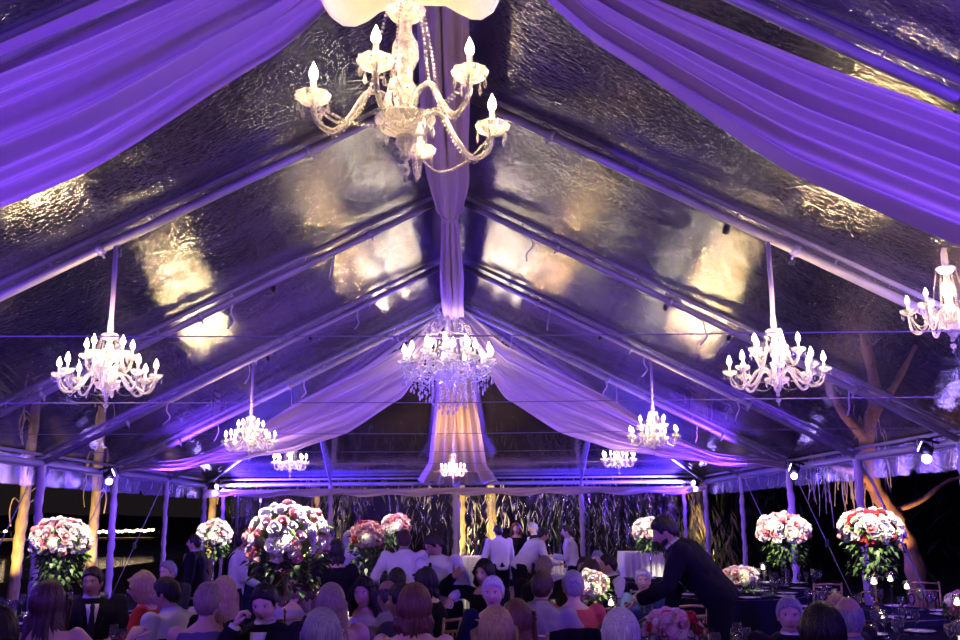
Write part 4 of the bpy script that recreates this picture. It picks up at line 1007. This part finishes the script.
# ================================================================ CHAIRS
mat('gold_wood', (.42, .27, .12), .35, .3, var=.15, coat=.3)
def chiavari(loc, rz, label, name='chiavari_chair'):
    e = empty(name, loc, rz, label, 'chair')
    for sx in (-1, 1):
        bm = bmesh.new(); tube(bm, [(sx*.19, .19, 0), (sx*.185, .185, .2), (sx*.185, .185, .44)], [.012, .015, .016], 8); obj('leg', bm, 'gold_wood', e)
        bm = bmesh.new(); tube(bm, [(sx*.18, -.21, 0), (sx*.18, -.19, .22), (sx*.18, -.19, .45), (sx*.18, -.22, .70), (sx*.18, -.25, .90)], [.012, .015, .016, .014, .012], 8); ball(bm, (sx*.18, -.251, .905), .016, 1); obj('back_post', bm, 'gold_wood', e)
    bm = bmesh.new(); eloft(bm, [(V(0, -.01, z), V(1, 0, 0), V(0, 1, 0), r_*1.02, r_) for z, r_ in ((.425, .262), (.432, .272), (.448, .270))]); obj('seat', bm, 'gold_wood', e)
    bm = bmesh.new(); eloft(bm, [(V(0, -.005, z), V(1, 0, 0), V(0, 1, 0), r_, r_) for z, r_ in ((.446, .24), (.462, .252), (.485, .235), (.490, .15))]); obj('cushion', bm, 'white_linen', e)
    for z, y in ((.89, -.25), (.80, -.237), (.56, -.205)):
        bm = bmesh.new(); tube(bm, [(-.18, y, z), (0, y-.015, z+(.012 if z > .85 else 0)), (.18, y, z)], .013, 8); obj('back_rail', bm, 'gold_wood', e)
    for i in range(7):
        x = -.138+.046*i; bm = bmesh.new(); tube(bm, [(x, -.212, .56), (x, -.226, .68), (x, -.248, .80)], [.008, .011, .008], 6); obj('spindle', bm, 'gold_wood', e)
    for z in (.14, .25):
        bm = bmesh.new()
        for sx in (-1, 1): tube(bm, [(sx*.187, .187, z), (sx*.18, -.2, z)], .008, 6)
        tube(bm, [(-.187, .187, z), (.187, .187, z)], .008, 6); obj('stretcher', bm, 'gold_wood', e)
    return e
proto = None
def chair_at(x, y, th, label):
    global proto
    if proto is None:
        proto = chiavari((x, y, 0), th, label); return proto
    c = copy_tree(proto); c.location = (x, y, 0); c.rotation_euler = (0, 0, th); c['label'] = label; return c
for x, y, th, lb in CHAIRQ:
    w = lb.split(' '); short = ' '.join(w[:12])
    chair_at(x, y, th, 'gold chair under the ' + short)
for px, Y, rz, lb in ((936, 10.2, 40, 'empty gold chair by the right edge, its slatted back catching light'), (822, 13.4, 0, 'empty violet-lit chair behind the black-haired silhouette'),
                      (927, 13.0, 160, 'empty chair behind the right table, faint beside the leaning strap'), (448, 9.3, 30, 'empty pale chair beside the trousers of the man with a tie'),
                      (713, 8.1, -60, 'empty gold chair at the back of the reaching man'), (680, 10.4, 10, 'empty gold chair seen under the arm of the reaching man')):
    p = at(px, 600, Y); chair_at(p.x, Y, R(rz), lb)
# jackets and shawls hung on chairs
def shawl(x, y, th, m, label, w=.26, h=.46, cat='jacket', name='draped_jacket'):
    e = empty(name, (x, y, 0), th, label, cat); bm = bmesh.new(); prev = None
    for i in range(25):
        t = i/24*2-1; row = []
        for j in range(15):
            s = j/14; z = .935-h*max(0, s*1.0); fold = .014*math.sin(t*11+s*2)
            yy = -.275-.03*math.sin(s*2)+fold-.03*(1-t*t)
            row.append(bm.verts.new((t*(w-.03+.06*s), yy, z - .03*abs(t)**3)))
        top_ = [bm.verts.new((t*(w-.05), -.225, .80-.03*abs(t)**3)), bm.verts.new((t*(w-.04), -.235, .925-.03*abs(t)**3))]
        row = top_+row
        if prev:
            for j in range(len(row)-1): bm.faces.new((prev[j], row[j], row[j+1], prev[j+1]))
        prev = row
    o = obj('cloth', bm, m, e); md = o.modifiers.new('s', 'SOLIDIFY'); md.thickness = .012; return e
for key, m, lb, w in (('dark-haired man in white', 'fabric_black', 'black suit jacket hung over the chair of the leaning white-shirted man', .30), ('grey-haired person in coral', 'fabric_black', 'black shawl over the chair back behind the coral top', .27),
                   ('grey curly head', 'fabric_black', 'black jacket over the chair of the curly-haired guest', .29)):
    for x, y, th, L in CHAIRQ:
        if L.startswith(key): shawl(x, y, th, m, lb, w)
# ================================================================ TABLES
vinyl('glass', rough=.04, haze=.06, crink=.02, gloss=1.8); mat('china', (.7, .68, .68), .2, coat=.5); mat('candle_glow', (1, .85, .6), .4, emit=(1, .80, .55), es=6)
TAB = []
def table(x, y, r, label, m='dark_linen', name='round_table'):
    e = empty(name, (x, y, 0), 0, label, 'table')
    bm = bmesh.new(); lathe(bm, [(.0005, .722), (r-.01, .722), (r, .732), (r, .742), (.0005, .742)], 40); obj('tabletop', bm, 'gold_wood', e)
    bm = bmesh.new(); tube(bm, [(0, 0, 0), (0, 0, .72)], .05, 10); lathe(bm, [(.0005, 0), (.3, 0), (.28, .03), (.05, .06)], 20); obj('pedestal', bm, 'black_metal', e)
    bm = bmesh.new(); n = 120; prof = [(.0005, .7435), (r*.6, .7435), (r-.01, .7440), (r+.010, .735), (r+.018, .68), (r+.03, .5), (r+.05, .25), (r+.07, .02)]; rings = []
    for k, (rr_, z) in enumerate(prof):
        rings.append([bm.verts.new((rr_*(1+(.035*(k-3)/4*math.sin(15*6.2832*j/n+.7*math.sin(j*.2)) if k > 3 else 0))*math.cos(6.2832*j/n), rr_*(1+(.035*(k-3)/4*math.sin(15*6.2832*j/n+.7*math.sin(j*.2)) if k > 3 else 0))*math.sin(6.2832*j/n), z)) for j in range(n)])
    for a, b in zip(rings, rings[1:]):
        for j in range(n): bm.faces.new((a[j], a[(j+1) % n], b[(j+1) % n], b[j]))
    o = obj('tablecloth', bm, m); o.location = (x, y, 0); tag(o, 'dark cloth on the '+label, 'tablecloth')
    TAB.append((x, y, r, label)); return e
TX = lambda px, Y: (at(px, 600, Y).x, Y)
TL = {}
def T(key, px, Y, r, label, m='dark_linen'):
    x, y = TX(px, Y); TL[key] = (x, y, r); table(x, y, r, label, m)
T('R', 869, 11.0, .92, 'round table holding the tall yellow-lit bouquet at right')
T('R2', 955, 8.3, .90, 'round table at the lower right corner of the view')
T('M', 738, 13.6, .85, 'round table with the low blush bouquet at right of centre')
T('RB', 782, 15.2, .85, 'round table under the tall pink bouquet behind the grey-haired man')
T('C', 596, 10.2, .85, 'round table with the low white bouquet right of centre')
T('N', 672, 7.6, .80, 'round table carrying the violet-lit bouquet at the bottom edge')
T('L', 62, 11.3, .9, 'round table under the tall bouquet at far left')
T('L2', 118, 7.6, .8, 'round table in front of the suited man at lower left')
T('G', 288, 8.2, .85, 'round table under the largest bouquet')
T('FL', 215, 17.5, .8, 'round table under the small round bouquet at left')
T('F1', 367, 12.9, .8, 'round table under the dusky rose ball left of centre')
T('F2', 396, 19.0, .8, 'round table under the farthest bouquet left of centre')
T('F3', 649, 17.2, .8, 'round table under the bouquet beside the reaching man')
# bar counters with white cloth
def counter(px0, px1, Y, h, label, m='white_linen', d=.7):
    x0, x1 = at(px0, 560, Y).x, at(px1, 560, Y).x; e = empty('buffet_table', ((x0+x1)/2, Y, 0), 0, label, 'table'); w = (x1-x0)/2
    bm = bmesh.new(); box(bm, (-w, -d/2, h-.04), (w, d/2, h-.01)); 
    for sx in (-1, 1):
        for sy in (-1, 1): tube(bm, [(sx*(w-.08), sy*(d/2-.08), 0), (sx*(w-.08), sy*(d/2-.08), h-.04)], .02, 6)
    obj('frame', bm, 'gold_wood', e, False)
    bm = bmesh.new(); n = 48; prev = None
    for k, (f, z) in enumerate(((0, h), (1, h), (1.01, h-.02), (1.03, h-.35), (1.06, .02))):
        ring_ = []
        for j in range(n*4):
            q, t = divmod(j, n); t = t/n*2-1; cx, cyy = ((t, -1), (1, t), (-t, 1), (-1, -t))[q]
            rp = .015*k*math.sin(j*.9) if k > 2 else 0; ring_.append(bm.verts.new((cx*(w+.02)*f+cx*rp*(1 if q in (1, 3) else 0), cyy*(d/2+.02)*f+cyy*rp*(1 if q in (0, 2) else 0), z)))
        if prev:
            for j in range(n*4): bm.faces.new((prev[j], prev[(j+1) % (n*4)], ring_[(j+1) % (n*4)], ring_[j]))
        prev = ring_
    obj('cloth', bm, m, e)
counter(462, 484, 21.0, 1.02, 'white-draped bar table left of the far white-shirted man'); counter(541, 566, 20.0, 1.02, 'bright white bar table left of the far waiter with braces')
counter(553, 580, 15.5, .92, 'white-draped serving table in front of the far waiter with braces'); counter(622, 658, 18.8, 1.15, 'pale draped bar counter behind the reaching man', 'white_linen')
point('bar_point_light', (at(470, 560, 21).x, 20.3, 1.6), 12, (1, .8, .5), .1); point('bar_point_light', (at(553, 560, 20).x, 19.2, 1.7), 22, (1, .85, .6), .1)  # bare warm point lights before two bar tables; no candle stands there
# ================================================================ FLOWERS
for nme, c in dict(white=(.82, .76, .70), blush=(.80, .48, .46), pink=(.72, .22, .26), red=(.50, .04, .05), cream=(.80, .76, .50)).items(): mat('petal_'+nme, c, .6, var=.08, vscale=20)
mat('leaf_green', (.06, .12, .03), .45, var=.4, vscale=12)
def rose_mesh(color, r=1.0, seed=0):
    rr = random.Random(seed); bm = bmesh.new()
    for k in range(15):
        a = k*2.399; t = k/14; rad = .16+.72*t; h = .75-.55*t; w = .50+.25*t; d = V(math.cos(a), math.sin(a), 0); s = V(-math.sin(a), math.cos(a), 0); rows = []
        for i in range(4):
            v = i/3; z = lerp(-.45, h, v); out = rad*(.45+.55*v)+(.22*t*v*v)
            rows.append([bm.verts.new(d*(out*(1-.30*u*u))+s*u*w*(.5+.5*math.sin(v*2.2))+V(0, 0, z-.16*u*u*v)) for u in (-1, -.5, 0, .5, 1)])
        for x, y in zip(rows, rows[1:]):
            for j in range(4): bm.faces.new((x[j], x[j+1], y[j+1], y[j]))
    ball(bm, (0, 0, .25), .32, 1, (1, 1, 1.3)); bmesh.ops.scale(bm, vec=(r, r, r), verts=bm.verts)
    me = bpy.data.meshes.new('rose'); bm.to_mesh(me); bm.free(); me.materials.append(MATS['petal_'+color]); me.polygons.foreach_set('use_smooth', [True]*len(me.polygons)); return me
def hydr_mesh(color, seed=0):
    rr = random.Random(seed); bm = bmesh.new(); ball(bm, (0, 0, 0), .8, 2)
    for k in range(150):
        z = 1-2*(k+.5)/150
        if z < -.6: continue
        a = k*2.399; q = math.sqrt(1-z*z); n = V(q*math.cos(a), q*math.sin(a), z); x, y = frame_of(n); c = n*rr.uniform(.88, 1.0); ph = rr.uniform(0, 1.5)
        for p in range(4):
            an = ph+p*1.5708; d = x*math.cos(an)+y*math.sin(an); e = x*math.cos(an+.7854)+y*math.sin(an+.7854); f_ = x*math.cos(an-.7854)+y*math.sin(an-.7854)
            bm.faces.new([bm.verts.new(v) for v in (c, c+f_*.09+n*.03, c+d*.15+n*.045, c+e*.09+n*.03)])
    me = bpy.data.meshes.new('hydrangea'); bm.to_mesh(me); bm.free(); me.materials.append(MATS['petal_'+color]); return me
RM = {c: rose_mesh(c, 1, i) for i, c in enumerate(('white', 'blush', 'pink', 'red', 'cream'))}
HM = {c: hydr_mesh(c, i) for i, c in enumerate(('white', 'cream', 'blush'))}
def leaves(bm, c, n, r0, r1, z0, z1, L, rr, down=.5):
    for i in range(n):
        a = rr.uniform(0, 6.28); d = V(math.cos(a), math.sin(a), rr.uniform(-down, .35)).normalized(); p = V(*c)+V(math.cos(a)*rr.uniform(r0, r1), math.sin(a)*rr.uniform(r0, r1), rr.uniform(z0, z1))
        s = d.cross(V(rr.uniform(-.3, .3), rr.uniform(-.3, .3), 1)).normalized()*L*.28; l = L*rr.uniform(.6, 1.3); m_ = p+d*l*.45+V(0, 0, .012)
        q = [bm.verts.new(v) for v in (p, m_+s, p+d*l-V(0, 0, .02), m_-s)]; bm.faces.new(q)
def bouquet(x, y, z, R_, label, palette, n=60, tall=0, flat=.85, fr=.05, stand='silver', seed=0, trail=1.0, hyd=4, gold=False):
    """tall > 0: height of the stem from the table to the flowers; parts: rose, hydrangea, foliage, vase, stem"""
    rr = random.Random(seed); e = empty('flower_arrangement', (x, y, z), 0, label, 'flower arrangement')
    cz = tall+R_*flat
    bm = bmesh.new()
    if tall > .2:
        lathe(bm, [(.0005, 0), (.075, 0), (.07, .012), (.02, .03), (.012, .06), (.018, .09), (.010, .13), (.009, tall*.5), (.016, tall*.52), (.009, tall*.55), (.010, tall-.05), (.05, tall-.01), (.07, tall+.03), (.03, tall+.04)], 14)
        obj('stand', bm, stand, e)
        if gold:
            bm = bmesh.new()
            for sx in (-1, 1): tube(bm, [V(sx*.075*math.sin(t*math.pi), -.16*math.sin(t*math.pi), tall-.02-.22*t) for t in [i/14 for i in range(15)]], .007, 6)
            obj('gold_ring', bm, 'brass', e)
    else:
        lathe(bm, [(.0005, 0), (.07, 0), (.09, .04), (.085, .10), (.078, .12), (.078, .115)], 18); obj('vase', bm, stand, e)
    k = 0; i = 0; N = int(n*1.25)
    for i in range(N):
        zz = 1-1.55*(i+.5)/N; a = i*2.399+rr.uniform(-.2, .2); q = math.sqrt(max(0, 1-zz*zz)); nrm = V(q*math.cos(a), q*math.sin(a), zz)
        rad = R_*rr.uniform(.88, 1.03); p = V(nrm.x*rad, nrm.y*rad, nrm.z*rad*flat+cz)
        col = palette[int(rr.random()*len(palette))]
        if col == 'green': continue
        o = bpy.data.objects.new('rose', RM[col]); COL.objects.link(o); o.parent = e; o.location = p; sc_ = fr*rr.uniform(.95, 1.40); o.scale = (sc_,)*3
        o.rotation_euler = (nrm+V(rr.uniform(-.25, .25), rr.uniform(-.25, .25), .12)).to_track_quat('Z', 'Y').to_euler()
    for h in range(hyd):
        a = h*2.399+seed; zz = (.1, .5, -.05, .35, .75)[h % 5]; q = math.sqrt(1-zz*zz); nrm = V(q*math.cos(a), q*math.sin(a)-.0, zz)
        if h == 0: nrm = V(.1, -.99, -.15)
        o = bpy.data.objects.new('hydrangea', HM[('cream', 'white', 'blush')[h % 3 if not gold else (0, 0, 1)[h % 3]]]); COL.objects.link(o); o.parent = e; o.location = V(nrm.x*R_*.82, nrm.y*R_*.82, nrm.z*R_*.82*flat+cz); hs = fr*rr.uniform(1.7, 2.1); o.scale = (hs,)*3
    bm = bmesh.new(); ball(bm, (0, 0, cz), R_*.70, 2, (1, 1, flat*.95)); leaves(bm, (0, 0, cz), 70, R_*.7, R_*.95, -R_*.7, R_*.3, .09, rr)
    if tall > .2: leaves(bm, (0, 0, tall), int(230*trail), .02, R_*.85, -.42*tall*trail, .10, .085, rr, 1.2)
    obj('foliage', bm, 'leaf_green', e)
    return e
def tb(key, dx=0, dy=0): x, y, r = TL[key]; return x+dx, y+dy
def bq(px, py_top, py_bot, Y, label, pal, w_px, **k):
    p0, p1 = at(px, py_top, Y), at(px, py_bot, Y); R_ = w_px/2000*Y; hgt = p0.z-p1.z; flat = max(.6, min(1.1, hgt/(2*R_)*1.1)); tall = p1.z-.745
    return bouquet(p0.x, Y, .745, R_*.92, label, pal, tall=max(0, tall) if tall > .15 else .08, flat=flat, seed=int(px), **k)
bq(288, 504, 574, 8.2, 'largest tall bouquet of white, coral and cream blooms on a gold stand', ['white', 'white', 'white', 'pink', 'cream', 'blush', 'white', 'white', 'pink'], 84, n=88, fr=.043, stand='brass', gold=True, hyd=5, trail=.5)
bq(62, 519, 562, 11.3, 'tall oval bouquet of white and coral roses at far left', ['white', 'white', 'white', 'blush', 'pink', 'white'], 58, n=80, fr=.046)
bq(215, 521, 550, 17.5, 'small round white bouquet beside the standing suited man', ['white', 'white', 'blush', 'white'], 34, n=50, fr=.055, trail=.5)
bq(367, 522, 553, 12.9, 'dusky rose flower ball with dark red dots left of centre', ['blush', 'blush', 'red', 'blush', 'blush'], 33, n=64, fr=.045, hyd=1)
bq(396, 515, 536, 19.0, 'farthest small white and magenta bouquet above the broad white shirt', ['white', 'pink', 'white', 'blush', 'pink'], 28, n=44, fr=.06, trail=.5)
bq(649, 519, 545, 17.2, 'small blush bouquet behind the head of the reaching man', ['white', 'blush', 'white', 'blush'], 33, n=50, fr=.055, trail=.5)
bq(782, 514, 548, 15.2, 'tall white and pink bouquet behind the grey-haired man', ['white', 'white', 'blush', 'pink', 'white'], 54, n=80, fr=.055)
bq(869, 510, 551, 11.0, 'tall bouquet with red blooms and yellow-lit side at right', ['white', 'white', 'pink', 'cream', 'white', 'red'], 62, n=84, fr=.048, gold=False, stand='brass')
bq(739, 569, 590, 13.6, 'low blush bouquet on the table right of the reaching man', ['white', 'blush', 'blush', 'white'], 36, n=50, fr=.05)
bq(590, 572, 603, 10.2, 'low white bouquet glowing beside the coral top', ['white', 'white', 'cream', 'blush', 'green'], 34, n=44, fr=.045)
bq(672, 614, 645, 7.6, 'low lilac and plum bouquet at the bottom edge', ['blush', 'blush', 'red', 'blush', 'white'], 60, n=70, fr=.040)
bq(962, 588, 625, 8.9, 'violet-pink bouquet cut by the right edge', ['blush', 'pink', 'blush'], 30, n=40, fr=.04)
# ================================================================ TABLEWARE
def glassware(x, y, z, label, h=.21, r=.036, group=None):
    e = empty('wine_glass', (x, y, z), 0, label, 'glass', group); bm = bmesh.new()
    lathe(bm, [(.0005, 0), (.032, .001), (.03, .004), (.005, .008), (.004, h*.45), (.012, h*.5), (r, h*.68), (r*1.02, h*.82), (r*.86, h), (r*.82, h), (r*.96, h*.82), (r*.94, h*.68), (.001, h*.52)], 16); obj('bowl', bm, 'glass', e); return e
def plate(x, y, z, label, group):
    bm = bmesh.new(); lathe(bm, [(.0005, .004), (.08, .004), (.095, .012), (.13, .018), (.13, .022), (.092, .016), (.08, .008), (.0005, .008)], 28); o = obj('plate', bm, 'china'); o.location = (x, y, z); tag(o, label, 'plate', group); return o
def votive(x, y, z, label, glow=True, tall=0):
    e = empty('candle_holder', (x, y, z), 0, label, 'candle holder'); bm = bmesh.new()
    if tall: lathe(bm, [(.0005, 0), (.042, .002), (.04, .008), (.008, .02), (.006, tall*.5), (.010, tall*.9), (.006, tall)], 12)
    lathe(bm, [(.008, tall), (.030, tall+.005), (.036, tall+.05), (.040, tall+.085), (.038, tall+.085), (.032, tall+.02)], 14); obj('glass_cup', bm, 'glass', e)
    bm = bmesh.new(); tube(bm, [(0, 0, tall+.008), (0, 0, tall+.045)], .026, 12); obj('candle', bm, 'candle_glow' if glow else 'candle_wax', e)
    bm = bmesh.new(); flame(bm, V(0, 0, tall+.045), .7); obj('flame', bm, 'bulb', e)
    return e
gi = 0
names = {'R': 'the right-hand table', 'R2': 'the lower right corner table', 'M': 'the low blush bouquet table', 'RB': 'the far tall bouquet table', 'C': 'the low white bouquet table', 'N': 'the lilac bouquet table', 'L': 'the far left table', 'L2': 'the lower left table', 'G': 'the largest bouquet table'}
for key, nme in names.items():
    x, y, r = TL[key]; rr = random.Random(len(key)*7+ord(key[0])); z = .746
    ns = 8
    for i in range(ns):
        a = i*6.2832/ns+rr.uniform(-.1, .1)
        plate(x+math.cos(a)*(r-.17), y+math.sin(a)*(r-.17), z, 'white dinner plate set on '+nme, 'plates on '+nme)
        for q, (da, dr) in enumerate(((.18, .33), (.32, .28))):
            glassware(x+math.cos(a+da)*(r-dr), y+math.sin(a+da)*(r-dr), z, 'clear stemmed glass standing on '+nme, .20+.03*q, group='glasses on '+nme)
for px, Y, tall, lb in ((892, 10.6, .34, 'tall-stemmed glass candle holder right of the gold stand base'), (908, 10.9, .24, 'shorter stemmed candle holder beside the leaning strap'), (765, 13.2, .34, 'tall glass candle holder right of the low blush bouquet'),
                        (804, 9.6, .42, 'tall lit candle holder above the black silhouette head'), (880, 10.3, 0, 'glowing votive at the foot of the gold stand'), (731, 13.1, 0, 'white votive under the low blush bouquet'), (559, 9.9, 0, 'votive glowing between the taupe shirt and coral top'),
                        (611, 9.7, .20, 'stemmed candle holder below the man in the vest'), (957, 8.2, .30, 'stemmed candle holder at the right edge'), (803, 9.4, 0, 'votive glow left of the black silhouette head'), (958, 8.4, 0, 'small votive in the corner table centre'), (206, 7.6, 0, 'votive at the bottom edge by the violet-grey top'), (28, 11.0, 0, 'votive glow left of the long brown hair'), (78, 11.2, 0, 'small votive under the far left bouquet'), (383, 12.6, .1, 'bright candle right of the dusky rose ball stand')):
    k = min(TL, key=lambda q: (TL[q][0]-at(px, 600, Y).x)**2+(TL[q][1]-Y)**2); x, y = at(px, 600, Y).x, Y; tx, ty, r = TL[k]
    d = math.hypot(x-tx, y-ty)
    if d > r-.08: x, y = tx+(x-tx)*(r-.15)/d, ty+(y-ty)*(r-.15)/d
    votive(x, y, .746, lb, True, tall)
# scrolled gold base on the right table
x, y, r = TL['R']; e = empty('gold_scroll_stand', (x-.02, y-.0, .746), 0, 'gold scrolled stand base under the tall right bouquet', 'stand'); bm = bmesh.new()
for sx in (-1, 1):
    tube(bm, spline([(0, -.02, .20), (sx*.04, -.02, .21), (sx*.09, -.02, .17), (sx*.085, -.02, .11), (sx*.045, -.02, .11), (sx*.05, -.02, .15)], 6), .009, 6)
    tube(bm, spline([(sx*.085, -.02, .12), (sx*.11, -.02, .06), (sx*.10, -.02, .008)], 5), .010, 6)
obj('scroll', bm, 'brass', e)
x, y, r = TL['G']
for kx, Yb, lb, pw in (('G', 0, 'accent', 26), ('R', 0, 'accent', 30), ('L', 0, 'accent', 24), ('RB', 0, 'accent', 34), ('FL', 0, 'a', 30), ('F3', 0, 'a', 26), ('F2', 0, 'a', 26), ('F1', 0, 'a', 8), ('M', 0, 'a', 12), ('C', 0, 'a', 22)):
    x, y, r = TL[kx]; hx = x+(-1.1 if x < 0 else 1.1) if abs(x) < 2.2 else x*.7; hk = max(0, round((y-2.4-D0)/SP)); hp = V(hx, FY(hk)+(.05 if hk else .75), HR-(HR-HE)*abs(hx)/HW-.13)
    if kx == 'G': hx = x-.7; hp = V(hx, 6.7, HR-(HR-HE)*abs(hx)/HW-.13)
    spot('pinspot_beam', hp, (x, y, 1.72 if kx == 'G' else 1.6 if kx not in ('M', 'C') else .95), pw*(420 if kx == 'G' else 170), 14 if kx == 'G' else 15, (1, .86, .66), .03, .5)
    e = empty('pin_spotlight', hp+V(0, 0, .04), 0, 'small pin spotlight on the roof frame for the '+' '.join(TAB[list(TL).index(kx)][3].replace('round table ', 'table ').split(' ')[:7]), 'spotlight')
    bm = bmesh.new(); tube(bm, [(0, -.03, .02), (0, .03, -.02)], .03, 8); obj('housing', bm, 'black_metal', e)
